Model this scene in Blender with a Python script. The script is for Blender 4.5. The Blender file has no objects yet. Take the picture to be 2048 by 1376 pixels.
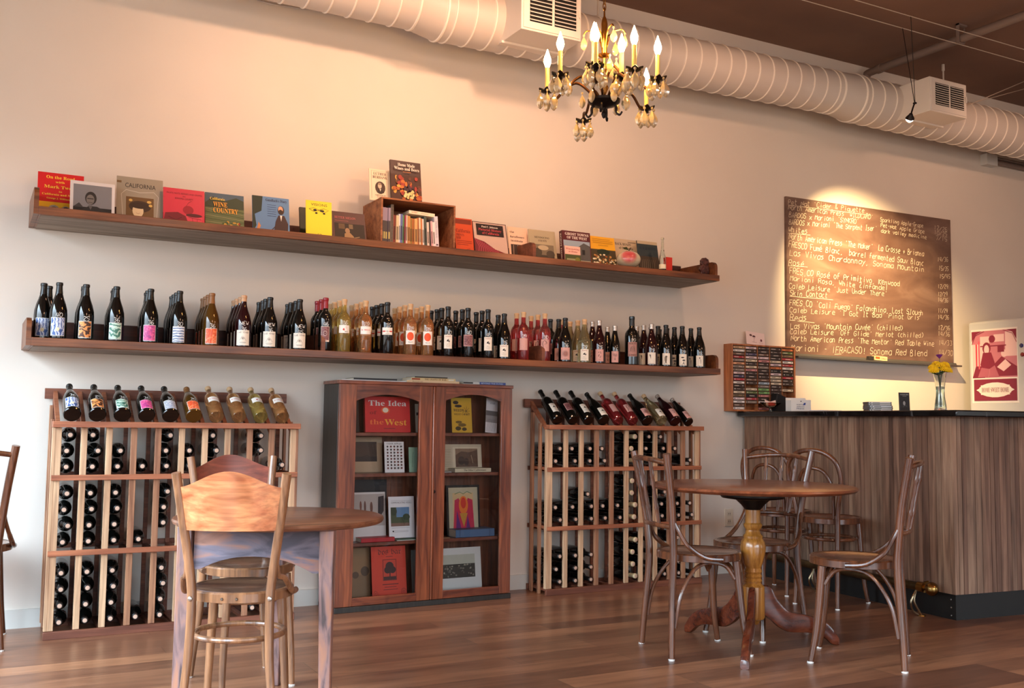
import bpy, math, random
import numpy as np
from mathutils import Matrix, Vector
R = random.Random(7)
scene = bpy.context.scene
col = scene.collection
PI = math.pi
# ---------------------------------------------------------------- camera
FPX, YAW, PITCH, ROLL, CAMH = 2013.4, .4960792, .0772215, .0123368, .98
cF = np.array([math.sin(YAW)*math.cos(PITCH), math.cos(YAW)*math.cos(PITCH), math.sin(PITCH)])
_r = np.array([math.cos(YAW), -math.sin(YAW), 0.]); _u = np.cross(_r, cF)
cR = _r*math.cos(ROLL)+_u*math.sin(ROLL); cU = _u*math.cos(ROLL)-_r*math.sin(ROLL)
CC = np.array([0, 0, CAMH])
cam = bpy.data.objects.new('camera', bpy.data.cameras.new('camera')); col.objects.link(cam)
cam.data.sensor_width = 36; cam.data.sensor_fit = 'HORIZONTAL'; cam.data.lens = FPX/2048*36
cam.data.clip_start = .05; cam.data.clip_end = 100
cam.matrix_world = Matrix(((cR[0], cU[0], -cF[0], 0), (cR[1], cU[1], -cF[1], 0), (cR[2], cU[2], -cF[2], CAMH), (0, 0, 0, 1)))
scene.camera = cam
def ray(x, y): return cF+cR*(x-1024)/FPX-cU*(y-688)/FPX
def at(x, y, ax, v):                       # point of the photograph on the plane axis = v
    d = ray(x, y); return CC+d*((v-CC[ax])/d[ax])
def hit(x, y, p, n):
    d = ray(x, y); n = np.array(n, float); return CC+d*((np.array(p)-CC)@n/(d@n))
# ---------------------------------------------------------------- world, light, exposure
scene.view_settings.view_transform = 'Standard'; scene.view_settings.look = 'None'
scene.view_settings.gamma = 1; scene.view_settings.use_curve_mapping = False
scene.view_settings.exposure = 1.42
scene.cycles.use_denoising = True
try: scene.cycles.denoiser = 'OPENIMAGEDENOISE'
except Exception: pass
scene.cycles.max_bounces = 10; scene.cycles.diffuse_bounces = 5; scene.cycles.glossy_bounces = 4
scene.cycles.transmission_bounces = 8; scene.cycles.transparent_max_bounces = 12
scene.cycles.sample_clamp_indirect = 6; scene.cycles.caustics_reflective = False; scene.cycles.caustics_refractive = False
w = bpy.data.worlds.new('world'); scene.world = w; w.use_nodes = True
nt = w.node_tree; bg = nt.nodes['Background']
tc = nt.nodes.new('ShaderNodeTexCoord'); sp = nt.nodes.new('ShaderNodeSeparateXYZ'); rp = nt.nodes.new('ShaderNodeValToRGB')
nt.links.new(tc.outputs['Generated'], sp.inputs[0]); nt.links.new(sp.outputs['Z'], rp.inputs[0]); nt.links.new(rp.outputs[0], bg.inputs[0])
rp.color_ramp.elements[0].position = 0; rp.color_ramp.elements[0].color = (.09, .085, .08, 1)
e = rp.color_ramp.elements.new(.02); e.color = (.66, .84, 1, 1)
rp.color_ramp.elements[1].position = .5; rp.color_ramp.elements[-1].color = (.66, .82, 1, 1)
WORLD = 11
bg.inputs[1].default_value = WORLD
def light(kind, name, loc, power, color, rot=None, **kw):
    l = bpy.data.lights.new(name, kind); l.energy = power; l.color = color
    for k, v in kw.items(): setattr(l, k, v)
    o = bpy.data.objects.new(name, l); o.location = loc
    if rot is not None: o.rotation_euler = Vector(rot).to_track_quat('-Z', 'Y').to_euler()
    col.objects.link(o); return o
WIN = [(-.6, 1.7, .45, 2.5), (2.1, 4.85, .45, 2.5)]        # shop windows in the left wall, y0 y1 z0 z1
WF = [(-.5, 1.4, .45, 2.4), (1.8, 4.7, .45, 2.6), (8.2, 9.4, .45, 2.5)]  # unseen shop windows behind the camera, sized for fill light, x0 x1 z0 z1
LX, FY, RX, WY, CZ = -1.25, -3.2, 9.6, 5.263, 3.683
for (a, b, z0, z1) in WIN:
    p = light('AREA', 'window_daylight', (LX-.1, (a+b)/2, (z0+z1)/2), 1, (1, 1, 1), (1, 0, 0), shape='RECTANGLE', size=z1-z0, size_y=b-a)
    p.data.cycles.is_portal = True
for (a, b, z0, z1) in WF:
    p = light('AREA', 'window_daylight', ((a+b)/2, FY-.1, (z0+z1)/2), 1, (1, 1, 1), (0, 1, 0), shape='RECTANGLE', size=b-a, size_y=z1-z0)
    p.data.cycles.is_portal = True
WARM = (1, .55, .34)
# lamps on the ceiling wires outside the picture, washing the wall
for (x, y, tx, tz, pw) in [(1.45, 3.75, 1.6, 2.3, 24), (2.45, 3.75, 2.5, 2.2, 27), (4.0, 3.6, 4.0, 2.2, 12), (6.4, 3.6, 6.7, 2.2, 12)]:
    light('SPOT', 'wire_lamp_light', (x, y, 3.3), pw, WARM, (tx-x, WY-y, tz-3.3), spot_size=2.0, spot_blend=1, shadow_soft_size=.05)
for (x, y) in [(1.5, .2), (5.0, .6)]:
    light('POINT', 'rear_chandelier_light', (x, y, 2.6), 22, WARM, shadow_soft_size=.25)
# ---------------------------------------------------------------- materials
def rgb(r, g, b):                          # 0-255 sRGB -> linear
    f = lambda c: (c/255/12.92) if c/255 <= .04045 else ((c/255+.055)/1.055)**2.4
    return (f(r), f(g), f(b), 1)
MC = {}
def newmat(name):
    m = bpy.data.materials.new(name); m.use_nodes = True
    return m, m.node_tree, m.node_tree.nodes['Principled BSDF']
def mat(c, rough=.6, metal=0, trans=0, ior=1.45, emit=0, coat=0, spec=.5):
    key = (c, rough, metal, trans, ior, emit, coat, spec)
    if key in MC: return MC[key]
    m, nt, b = newmat('paint')
    b.inputs['Base Color'].default_value = rgb(*c); b.inputs['Roughness'].default_value = rough
    b.inputs['Metallic'].default_value = metal; b.inputs['Transmission Weight'].default_value = trans
    b.inputs['IOR'].default_value = ior; b.inputs['Coat Weight'].default_value = coat
    b.inputs['Specular IOR Level'].default_value = spec
    if emit: b.inputs['Emission Color'].default_value = rgb(*c); b.inputs['Emission Strength'].default_value = emit
    MC[key] = m; return m
def ramp(nt, fac, stops):
    r = nt.nodes.new('ShaderNodeValToRGB'); nt.links.new(fac, r.inputs[0])
    el = r.color_ramp.elements
    while len(el) < len(stops): el.new(.5)
    for e, (p, c) in zip(el, stops): e.position = p; e.color = rgb(*c) if len(c) == 3 and max(c) > 1 else (*c, 1)
    return r.outputs[0]
def coords(nt, scale, out='Object'):
    t = nt.nodes.new('ShaderNodeTexCoord'); mp = nt.nodes.new('ShaderNodeMapping')
    nt.links.new(t.outputs[out], mp.inputs[0]); mp.inputs['Scale'].default_value = scale
    return mp.outputs[0]
def noise(nt, vec, scale=5, detail=4, dist=0, rough=.5):
    n = nt.nodes.new('ShaderNodeTexNoise'); nt.links.new(vec, n.inputs['Vector'])
    n.inputs['Scale'].default_value = scale; n.inputs['Detail'].default_value = detail
    n.inputs['Distortion'].default_value = dist; n.inputs['Roughness'].default_value = rough
    return n.outputs[0]
def bump(nt, b, fac, st=.1, d=.002):
    n = nt.nodes.new('ShaderNodeBump'); n.inputs['Strength'].default_value = st; n.inputs['Distance'].default_value = d
    nt.links.new(fac, n.inputs['Height']); nt.links.new(n.outputs[0], b.inputs['Normal'])
def wood(name, dark, light_, axis=2, rough=.4, scale=1, coat=.15, mid=None, rings=0):
    m, nt, b = newmat(name)
    sc = [14*scale]*3; sc[axis] = 1.1*scale
    v = coords(nt, sc); f = noise(nt, v, 2.2, 6, .6)
    st = [(.3, dark), (.72, light_)] if mid is None else [(.28, dark), (.5, mid), (.75, light_)]
    c = ramp(nt, f, st)
    sc2 = [60*scale]*3; sc2[axis] = 2*scale
    f2 = noise(nt, coords(nt, sc2), 2, 3)
    mx = nt.nodes.new('ShaderNodeMix'); mx.data_type = 'RGBA'; mx.blend_type = 'MULTIPLY'; mx.inputs[0].default_value = .45
    nt.links.new(c, mx.inputs[6]); nt.links.new(ramp(nt, f2, [(.35, (.45, .4, .38)), (.6, (1, 1, 1))]), mx.inputs[7])
    out = mx.outputs[2]
    if rings:
        wv = nt.nodes.new('ShaderNodeTexWave'); wv.inputs['Scale'].default_value = rings; wv.inputs['Distortion'].default_value = 9
        wv.inputs['Detail'].default_value = 2; wv.inputs['Detail Scale'].default_value = 1.2
        s3 = [1.6]*3; s3[axis] = .45; nt.links.new(coords(nt, s3), wv.inputs['Vector'])
        m2 = nt.nodes.new('ShaderNodeMix'); m2.data_type = 'RGBA'; m2.blend_type = 'MULTIPLY'; m2.inputs[0].default_value = .5
        nt.links.new(out, m2.inputs[6]); nt.links.new(ramp(nt, wv.outputs[0], [(.0, (.5, .36, .3)), (.25, (1, 1, 1))]), m2.inputs[7]); out = m2.outputs[2]
    nt.links.new(out, b.inputs['Base Color']); b.inputs['Roughness'].default_value = rough
    b.inputs['Coat Weight'].default_value = coat; b.inputs['Coat Roughness'].default_value = .15
    bump(nt, b, f2, .12, .001)
    return m
def blotch(name, stops, scale=20, dist=0, rough=.6, detail=4, stretch=(1, 1, 1), metal=0, st=0):
    m, nt, b = newmat(name); f = noise(nt, coords(nt, stretch), scale, detail, dist)
    nt.links.new(ramp(nt, f, stops), b.inputs['Base Color']); b.inputs['Roughness'].default_value = rough; b.inputs['Metallic'].default_value = metal
    if st: bump(nt, b, f, st)
    return m
W_shelf = wood('walnut_shelf', (74, 38, 20), (142, 84, 46), 0, .45)
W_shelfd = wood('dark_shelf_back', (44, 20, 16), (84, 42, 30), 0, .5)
W_under = wood('weathered_underside', (118, 104, 92), (166, 150, 134), 0, .6, coat=0)
W_cab = wood('red_cabinet_wood', (88, 40, 24), (154, 84, 50), 2, .3, coat=.4, rings=5)
W_cabx = wood('red_cabinet_wood_cross', (84, 36, 22), (146, 76, 46), 0, .3, coat=.4, rings=5)
W_cabin = wood('cabinet_inside_wood', (88, 44, 26), (140, 80, 50), 2, .5)
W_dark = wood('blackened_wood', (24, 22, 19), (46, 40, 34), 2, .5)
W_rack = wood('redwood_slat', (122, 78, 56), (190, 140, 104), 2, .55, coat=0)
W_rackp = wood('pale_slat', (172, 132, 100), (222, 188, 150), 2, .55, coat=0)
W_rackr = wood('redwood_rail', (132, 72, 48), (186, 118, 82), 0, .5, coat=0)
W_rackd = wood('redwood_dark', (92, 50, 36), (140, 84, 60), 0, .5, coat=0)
W_tab = wood('round_table_top', (92, 46, 28), (150, 84, 52), 0, .28, coat=.4)
W_tabd = wood('mahogany_foot', (58, 22, 14), (112, 52, 30), 0, .25, coat=.5)
W_ped = wood('golden_pedestal', (120, 70, 24), (190, 128, 56), 2, .25, coat=.5)
W_chair = wood('dark_bentwood', (62, 34, 22), (122, 72, 44), 2, .25, coat=.5)
W_seat = wood('chair_seat_veneer', (84, 46, 32), (132, 78, 54), 0, .25, coat=.5)
W_chl = wood('worn_bentwood', (92, 60, 40), (172, 122, 84), 2, .3, coat=.4)
W_panel = wood('cherry_ply', (186, 106, 66), (232, 164, 112), 0, .3, coat=.4, rings=4)
W_panelr = wood('red_ply', (108, 46, 32), (150, 74, 52), 0, .35, coat=.3)
W_seatd = wood('dark_worn_seat', (66, 46, 36), (112, 80, 60), 0, .25, coat=.4)
W_old = blotch('worn_grey_paint', [(.36, (66, 60, 72)), (.5, (104, 94, 106)), (.6, (150, 104, 86)), (.8, (104, 66, 52))], 5, .8, .45, 6, (1, 1, 4))
W_oldleg = blotch('worn_leg', [(.34, (70, 56, 56)), (.5, (130, 100, 96)), (.66, (160, 112, 88))], 7, .8, .45, 6, (5, 5, 1))
W_tabl = wood('farm_table_top', (84, 50, 36), (150, 96, 66), 0, .32, coat=.3)
W_cas = wood('orange_pine_box', (150, 82, 46), (206, 138, 88), 2, .5)
BRASS = mat((150, 112, 58), .3, 1); BRASSD = mat((70, 44, 26), .4, .9); IRON = mat((30, 24, 22), .4, .6)
def bar_wood():
    m, nt, b = newmat('reclaimed_bar_boards'); v = coords(nt, (16, 16, 1.2)); f = noise(nt, v, 2, 6, .5)
    nt.links.new(ramp(nt, f, [(.28, (88, 68, 56)), (.5, (128, 102, 86)), (.75, (160, 134, 114))]), b.inputs['Base Color'])
    oi = nt.nodes.new('ShaderNodeObjectInfo')
    b.inputs['Roughness'].default_value = .55; bump(nt, b, f, .2, .002); return m
def glass_thin(name='window_pane_glass', tint=(1, 1, 1), fres=.10):
    m = bpy.data.materials.new(name); m.use_nodes = True; nt = m.node_tree; nt.nodes.clear()
    o = nt.nodes.new('ShaderNodeOutputMaterial'); mx = nt.nodes.new('ShaderNodeMixShader'); t = nt.nodes.new('ShaderNodeBsdfTransparent')
    g = nt.nodes.new('ShaderNodeBsdfGlossy'); fr = nt.nodes.new('ShaderNodeFresnel'); fr.inputs[0].default_value = 1.5
    g.inputs['Roughness'].default_value = .02; t.inputs[0].default_value = (*tint, 1)
    nt.links.new(fr.outputs[0], mx.inputs[0]); nt.links.new(t.outputs[0], mx.inputs[1]); nt.links.new(g.outputs[0], mx.inputs[2]); nt.links.new(mx.outputs[0], o.inputs[0])
    return m
PANE = glass_thin()
G_dark = mat((9, 10, 9), .06, coat=.3); G_red = mat((34, 8, 12), .05, coat=.3); G_amb = mat((74, 48, 14), .06, coat=.3)
def drink(name, c, tr=.86, rough=.03):
    m, nt, b = newmat(name); b.inputs['Base Color'].default_value = rgb(*c); b.inputs['Roughness'].default_value = rough
    b.inputs['Transmission Weight'].default_value = tr; b.inputs['IOR'].default_value = 1.4; b.inputs['Coat Weight'].default_value = .5
    return m
G_rose = drink('orange_wine', (252, 186, 120)); G_gold = drink('gold_wine', (240, 214, 120)); G_pink = drink('rose_wine', (214, 74, 78)); G_pale = drink('pale_wine', (214, 200, 150))
G_clear = mat((240, 245, 240), .02, 0, 1, 1.45); CRYS = mat((255, 232, 180), .02, 0, .62, 1.5, coat=.6)
WHITE = (238, 236, 230); PAPER = mat((236, 232, 220), .8); CORK = mat((206, 172, 132), .8); BLK = (14, 13, 13)
# ---------------------------------------------------------------- mesh builder
class MB:
    def __init__(s): s.v = []; s.f = []; s.mi = []; s.mats = []; s.M = Matrix.Identity(4); s.flat = set()
    def mid(s, m):
        if m not in s.mats: s.mats.append(m)
        return s.mats.index(m)
    def add(s, vs, fs, m):
        b = len(s.v); k = s.mid(m)
        s.v += [tuple(s.M @ Vector(p)) for p in vs]; s.f += [tuple(i+b for i in f) for f in fs]; s.mi += [k]*len(fs)
    def box(s, a, b, m, T=None):
        x0, y0, z0 = a; x1, y1, z1 = b
        vs = [(x0, y0, z0), (x1, y0, z0), (x1, y1, z0), (x0, y1, z0), (x0, y0, z1), (x1, y0, z1), (x1, y1, z1), (x0, y1, z1)]
        if T is not None: vs = [tuple(T @ Vector(p)) for p in vs]
        s.add(vs, [(0, 3, 2, 1), (4, 5, 6, 7), (0, 1, 5, 4), (1, 2, 6, 5), (2, 3, 7, 6), (3, 0, 4, 7)], m)
    def rings(s, rs, m, cap=True, closed=False):
        n = len(rs[0]); vs = [p for r in rs for p in r]; fs = []
        L = len(rs)
        for i in range(L if closed else L-1):
            j = (i+1) % L
            for k in range(n): fs.append((i*n+k, i*n+(k+1) % n, j*n+(k+1) % n, j*n+k))
        if cap and not closed: fs.append(tuple(range(n))[::-1]); fs.append(tuple((L-1)*n+k for k in range(n)))
        s.add(vs, fs, m)
    def tube(s, pts, r, m, n=10, closed=False, cap=True, flat=1.0):
        pts = [Vector(p) for p in pts]; L = len(pts)
        rr = r if isinstance(r, (list, tuple)) else [r]*L
        rs = []; up = None
        for i, p in enumerate(pts):
            if closed: t = pts[(i+1) % L]-pts[i-1]
            else: t = pts[min(i+1, L-1)]-pts[max(i-1, 0)]
            t.normalize()
            if up is None: up = Vector((0, 0, 1)) if abs(t.z) < .9 else Vector((0, 1, 0))
            x = t.cross(up).normalized(); y = x.cross(t).normalized()
            if abs(t.dot(up)) < .999: up = y
            rs.append([tuple(p+(x*math.cos(a)+y*math.sin(a)*flat)*rr[i]) for a in [2*PI*k/n for k in range(n)]])
        s.rings(rs, m, cap, closed)
    def lathe(s, prof, m, n=24, c=(0, 0, 0), cap=True):
        rs = [[(c[0]+r*math.cos(2*PI*k/n), c[1]+r*math.sin(2*PI*k/n), c[2]+z) for k in range(n)] for r, z in prof]
        s.rings(rs, m, cap)
    def prism(s, poly, y0, y1, m):             # poly in xz, extruded along y
        n = len(poly); vs = [(x, y0, z) for x, z in poly]+[(x, y1, z) for x, z in poly]
        fs = [tuple(range(n)), tuple(range(2*n-1, n-1, -1))]+[(i, i+n, (i+1) % n+n, (i+1) % n) for i in range(n)]
        s.add(vs, fs, m)
    def build(s, name, parent=None, label=None, world=False, bevel=0, sub=0, smooth=32, origin=None, cat=None, group=None, kind=None):
        me = bpy.data.meshes.new(name); vs = s.v
        if world and parent is not None:
            Mi = wm(parent).inverted(); vs = [tuple(Mi @ Vector(p)) for p in vs]
        if origin is not None: vs = [tuple(Vector(p)-Vector(origin)) for p in vs]
        me.from_pydata(vs, [], s.f); me.polygons.foreach_set('material_index', s.mi)
        for m in s.mats: me.materials.append(m)
        me.polygons.foreach_set('use_smooth', [True]*len(s.f)); me.update()
        me.set_sharp_from_angle(angle=math.radians(smooth))
        o = bpy.data.objects.new(name, me); col.objects.link(o); o.parent = parent
        if origin is not None: o.location = origin
        if bevel:
            b = o.modifiers.new('bevel', 'BEVEL'); b.width = bevel; b.segments = 2; b.limit_method = 'ANGLE'; b.angle_limit = .7
        if sub: b = o.modifiers.new('sub', 'SUBSURF'); b.levels = b.render_levels = sub
        tag(o, label, cat, group, kind); return o
def wm(o):
    M = Matrix.LocRotScale(o.location, o.rotation_euler, o.scale)
    return wm(o.parent) @ M if o.parent else M
def tag(o, label=None, cat=None, group=None, kind=None):
    for k, v in (('label', label), ('category', cat), ('group', group), ('kind', kind)):
        if v: o[k] = v
    return o
def thing(name, label, cat, loc=(0, 0, 0), rot=(0, 0, 0), group=None):
    o = bpy.data.objects.new(name, None); o.empty_display_size = .05; col.objects.link(o)
    o.location = loc; o.rotation_euler = rot; return tag(o, label, cat, group)
def dup(o, loc=None, rot=None, label=None, group=None, parent=None):
    c = o.copy(); col.objects.link(c); c.parent = parent
    if loc is not None: c.location = loc
    if rot is not None: c.rotation_euler = rot
    if label: c['label'] = label
    if group: c['group'] = group
    for ch in list(KIDS(o)): dup(ch, parent=c)
    return c
def KIDS(o): return [c for c in o.children]
def boxo(name, a, b, m, parent=None, bevel=.0015, world=True, **kw):
    mb = MB(); mb.box(a, b, m); return mb.build(name, parent, world=world, bevel=bevel, **kw)
def sm(pts, k=2):                              # Chaikin
    for _ in range(k):
        q = [pts[0]]
        for a, b in zip(pts, pts[1:]):
            q += [tuple(.75*i+.25*j for i, j in zip(a, b)), tuple(.25*i+.75*j for i, j in zip(a, b))]
        pts = q+[pts[-1]]
    return pts
def cr(pts, n=6, closed=False):                # Catmull-Rom
    P = [Vector(p) for p in pts]; L = len(P); out = []
    for i in range(L if closed else L-1):
        g = (lambda k: P[k % L]) if closed else (lambda k: P[max(0, min(L-1, k))])
        a, b, c, d = g(i-1), g(i), g(i+1), g(i+2)
        for k in range(n):
            t = k/n; out.append(.5*((2*b)+(c-a)*t+(2*a-5*b+4*c-d)*t*t+(3*b-a-3*c+d)*t**3))
    if not closed: out.append(P[-1])
    return out
# ---------------------------------------------------------------- 2D art: print, drawings and handwriting
GL = {}
for ln in """A 022842 1434|B 020828373605 0535433202|C 47381806041232 43|D 0208284644220 2|E 48080242 0535|F 480802 0535|G 47381806041232434525|H 0802 4842 0545|I 2822 1838 1232
J 3833221203|K 0802 4805 0542|L 080242|M 0208254842|N 02084248|O 183846443212040618|P 020838463505|Q 183846443212040618 3441|R 020838463505 2542|S 47381806153544321203|T 0848 2822|U 080412324448
V 082248|W 0812263248|X 0842 4802|Y 082548 2522|Z 08480242|a 461604123244 4642|b 0802 05263644331202|c 361604031232|d 4842 452605032243|e 0444361604031242|f 38281712 0535|g 45260503234 4 46413010|h 0802 05263532|i 2622 2728
j 262110 2728|k 0802 3604 1532|l 2822|m 0602 05162522 25364542|n 0602 05263532|o 16041232443616|p 0600 052636443202|q 46403 452605032243|r 0602 042636|s 36160534331202|t 18131232 0636|u 0603122243 4642|v 062246|w 0612243246
x 0642 4602|y 0623 4600|z 06460242|0 183846443212040618|1 172822|2 071838470242|3 08482535443212|4 180444 3832|5 48080535443212|6 38180604123244351504|7 084822|8 2507183847250312324325|9 46351506183846 4632
' 2827|- 1535|/ 4802|. 2221|, 2211|( 38161432|) 18363412|! 2824 2322|& 420718380412 44|+ 0444 2622|: 2625 2322|* 0444 1533 1335""".replace('\n', '|').split('|'):
    GL[ln[0]] = ln[2:]
GL['C'] = '4738180604123243'; GL['D'] = '020828464422 02'.replace(' ', ''); GL['g'] = '4526050323 44 46413010'; GL['q'] = '4640 452605032243'; GL['\u00a1'] = '2822 2827'; GL['\u00e9'] = GL['e']+' 2738'; GL['&'] = '42071838041244'
def glyph(ch):
    out = []
    for s in GL.get(ch, '').split():
        out.append([(int(s[i])/4, (int(s[i+1])-2)/6) for i in range(0, len(s)-1, 2)])
    return out
def hand(txt, x, y, h, width=None, jit=.05, ratio=.52, r=R):
    """polylines of handwritten text; h = cap height; width = total width"""
    n = len(txt); adv = (width/n) if width else h*.62*1.15; gw = min(adv*.78, h*.9)
    out = []
    for i, ch in enumerate(txt):
        if ch == ' ': continue
        oy = r.uniform(-jit, jit)*h; sl = .12+r.uniform(-jit, jit); sc = 1+r.uniform(-jit, jit)*1.5
        for pl in glyph(ch):
            pl = sm(pl, 1) if len(pl) > 3 else pl
            out.append([(x+i*adv+(a*gw+b*h*sl)*1.0, y+oy+b*h*sc) for a, b in pl])
    return out
def stroke_quads(pl, w):
    vs, fs = [], []
    for i, (x, y) in enumerate(pl):
        x0, y0 = pl[max(0, i-1)]; x1, y1 = pl[min(len(pl)-1, i+1)]
        dx, dy = x1-x0, y1-y0; L = math.hypot(dx, dy) or 1
        vs += [(x-dy/L*w/2, y+dx/L*w/2), (x+dy/L*w/2, y-dx/L*w/2)]
    for i in range(len(pl)-1): fs.append((2*i, 2*i+1, 2*i+3, 2*i+2))
    return vs, fs
TX = {}
def serif(s, bold=True):
    o = ''
    for c in s:
        b = 0x1D400 if bold else None
        if bold and 'A' <= c <= 'Z': o += chr(0x1D400+ord(c)-65)
        elif bold and 'a' <= c <= 'z': o += chr(0x1D41A+ord(c)-97)
        elif bold and '0' <= c <= '9': o += chr(0x1D7CE+ord(c)-48)
        else: o += c
    return o
def text2d(s):
    if s in TX: return TX[s]
    c = bpy.data.curves.new('t', 'FONT'); c.body = s; c.align_x = 'LEFT'; c.resolution_u = 2
    o = bpy.data.objects.new('t', c); col.objects.link(o)
    dg = bpy.context.evaluated_depsgraph_get(); me = o.evaluated_get(dg).to_mesh()
    vs = [(v.co.x, v.co.y) for v in me.vertices]; fs = [tuple(p.vertices) for p in me.polygons]
    o.evaluated_get(dg).to_mesh_clear(); bpy.data.objects.remove(o); bpy.data.curves.remove(c)
    x0 = min(v[0] for v in vs); x1 = max(v[0] for v in vs)
    TX[s] = ([((a-x0)/(x1-x0), b/.69) for a, b in vs], fs); return TX[s]
def art(mb, shapes, W, H, fn, eps=.0003, nx=1):
    """shapes in 0-1 units of a W x H sheet, laid on the surface fn(u, v, lift) with u, v in metres from the lower left"""
    lift = eps
    for sh in shapes:
        k = sh[0]; c = sh[-1]; m = c if not isinstance(c, tuple) else mat(c, .55)
        if k == 'r':
            x0, y0, x1, y1 = sh[1:5]; n = max(1, int(nx*abs(x1-x0)+.5)); vs = []; fs = []
            for i in range(n+1):
                x = x0+(x1-x0)*i/n; vs += [(x, y0), (x, y1)]
            for i in range(n): fs.append((2*i, 2*i+2, 2*i+3, 2*i+1))
        elif k == 'e':
            cx, cy, rx, ry = sh[1:5]
            if nx > 1 and rx > .08:
                vs = []; fs = []; n = 12
                for i in range(n+1):
                    a = PI-PI*i/n; x = cx+rx*math.cos(a); h = ry*math.sin(a); vs += [(x, cy-h), (x, cy+h)]
                for i in range(n): fs.append((2*i, 2*i+2, 2*i+3, 2*i+1))
            else: vs = [(cx+rx*math.cos(2*PI*i/18), cy+ry*math.sin(2*PI*i/18)) for i in range(18)]; fs = [tuple(range(18))]
        elif k == 'p': vs = list(sh[1]); fs = [tuple(range(len(vs)))]
        elif k == 't':                       # ('t', text, x0, y, x1, h, colour)
            s, x0, y, x1, h = sh[1:6]; a, fs = text2d(s); vs = [(x0+p*(x1-x0), y+q*h) for p, q in a]
        elif k == 'h':                       # handwriting: ('h', text, x, y, width, h, stroke, colour)
            s, x0, y, wd, h, sw = sh[1:7]; vs = []; fs = []
            for pl in hand(s, x0*W, y*H, h*H, wd*W, .04):
                a, b = stroke_quads(pl, sw); o = len(vs); vs += [(p/W, q/H) for p, q in a]; fs += [tuple(i+o for i in f) for f in b]
        elif k == 'l':                       # polyline ('l', pts, width m, colour)
            a, fs = stroke_quads([(p*W, q*H) for p, q in sh[1]], sh[2]); vs = [(p/W, q/H) for p, q in a]
        mb.add([tuple(fn(p*W, q*H, lift)) for p, q in vs], fs, m); lift += eps*.5
def flat_fn(y=0, x0=0, z0=0): return lambda u, v, l: (x0+u, y-l, z0+v)
# ================================================================ THE ROOM
def wallmat():
    m, nt, b = newmat('painted_plaster'); f = noise(nt, coords(nt, (1, 1, 1)), 1.2, 4)
    nt.links.new(ramp(nt, f, [(.3, (214, 206, 196)), (.7, (222, 215, 205))]), b.inputs['Base Color']); b.inputs['Roughness'].default_value = .5
    b.inputs['Specular IOR Level'].default_value = .35
    bump(nt, b, noise(nt, coords(nt, (1, 1, 1)), 160, 3), .12, .001); return m
def floormat():
    m, nt, b = newmat('plank_floor'); v = coords(nt, (1, 1, 1), 'Object')
    br = nt.nodes.new('ShaderNodeTexBrick'); nt.links.new(v, br.inputs['Vector'])
    br.inputs['Scale'].default_value = 1; br.inputs['Brick Width'].default_value = 1.25; br.inputs['Row Height'].default_value = .135
    br.inputs['Mortar Size'].default_value = .0012; br.inputs['Mortar Smooth'].default_value = .2; br.inputs['Bias'].default_value = 0
    br.inputs['Color1'].default_value = rgb(168, 118, 86); br.inputs['Color2'].default_value = rgb(112, 74, 56); br.inputs['Mortar'].default_value = rgb(84, 54, 40)
    br.offset = .37; br.offset_frequency = 3
    f = noise(nt, coords(nt, (1.6, 14, 1)), 2, 6, .8); f2 = noise(nt, coords(nt, (.9, 2.4, 1)), 2, 3)
    mx = nt.nodes.new('ShaderNodeMix'); mx.data_type = 'RGBA'; mx.blend_type = 'MULTIPLY'; mx.inputs[0].default_value = .75
    nt.links.new(br.outputs[0], mx.inputs[6]); nt.links.new(ramp(nt, f, [(.3, (.5, .44, .42)), (.62, (1.0, .98, .95))]), mx.inputs[7])
    m3 = nt.nodes.new('ShaderNodeMix'); m3.data_type = 'RGBA'; m3.blend_type = 'MULTIPLY'; m3.inputs[0].default_value = .6
    nt.links.new(mx.outputs[2], m3.inputs[6]); nt.links.new(ramp(nt, f2, [(.3, (.62, .6, .6)), (.65, (1, 1, 1))]), m3.inputs[7])
    nt.links.new(m3.outputs[2], b.inputs['Base Color']); b.inputs['Roughness'].default_value = .3; b.inputs['Specular IOR Level'].default_value = .5
    bump(nt, b, f, .06, .002); return m
WALL = wallmat(); FLOOR = floormat(); CEIL = blotch('dark_ceiling_paint', [(.3, (122, 94, 80)), (.7, (132, 102, 86))], 2, 0, .8)
PAINT = mat((196, 188, 180), .45); TRIM = mat((206, 206, 200), .5)
def struct(name, a, b, m, **kw): return boxo(name, a, b, m, None, 0, False, kind='structure', **kw)
struct('floor', (LX-.2, FY-.2, -.1), (RX+.2, WY+.2, 0), FLOOR)
struct('ceiling', (LX-.2, FY-.2, CZ), (RX+.2, WY+.2, CZ+.1), CEIL)
struct('wall_back', (LX-.2, WY, 0), (RX+.2, WY+.15, CZ), WALL)
struct('wall_right', (RX, FY, 0), (RX+.15, WY, CZ), WALL)
def wall_with_windows(name, ax, pos, th, lo, hi, wins):
    mb = MB()
    def bx(a, b, z0, z1):
        if ax == 0: mb.box((pos, a, z0), (pos+th, b, z1), WALL)
        else: mb.box((a, pos, z0), (b, pos+th, z1), WALL)
    c = lo
    for (a, b, z0, z1) in wins: bx(c, a, 0, CZ); bx(a, b, 0, z0); bx(a, b, z1, CZ); c = b
    bx(c, hi, 0, CZ); mb.build(name, kind='structure')
wall_with_windows('wall_left', 0, LX-.15, .15, FY, WY, WIN)
wall_with_windows('wall_front', 1, FY-.15, .15, LX, RX, WF)
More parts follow.
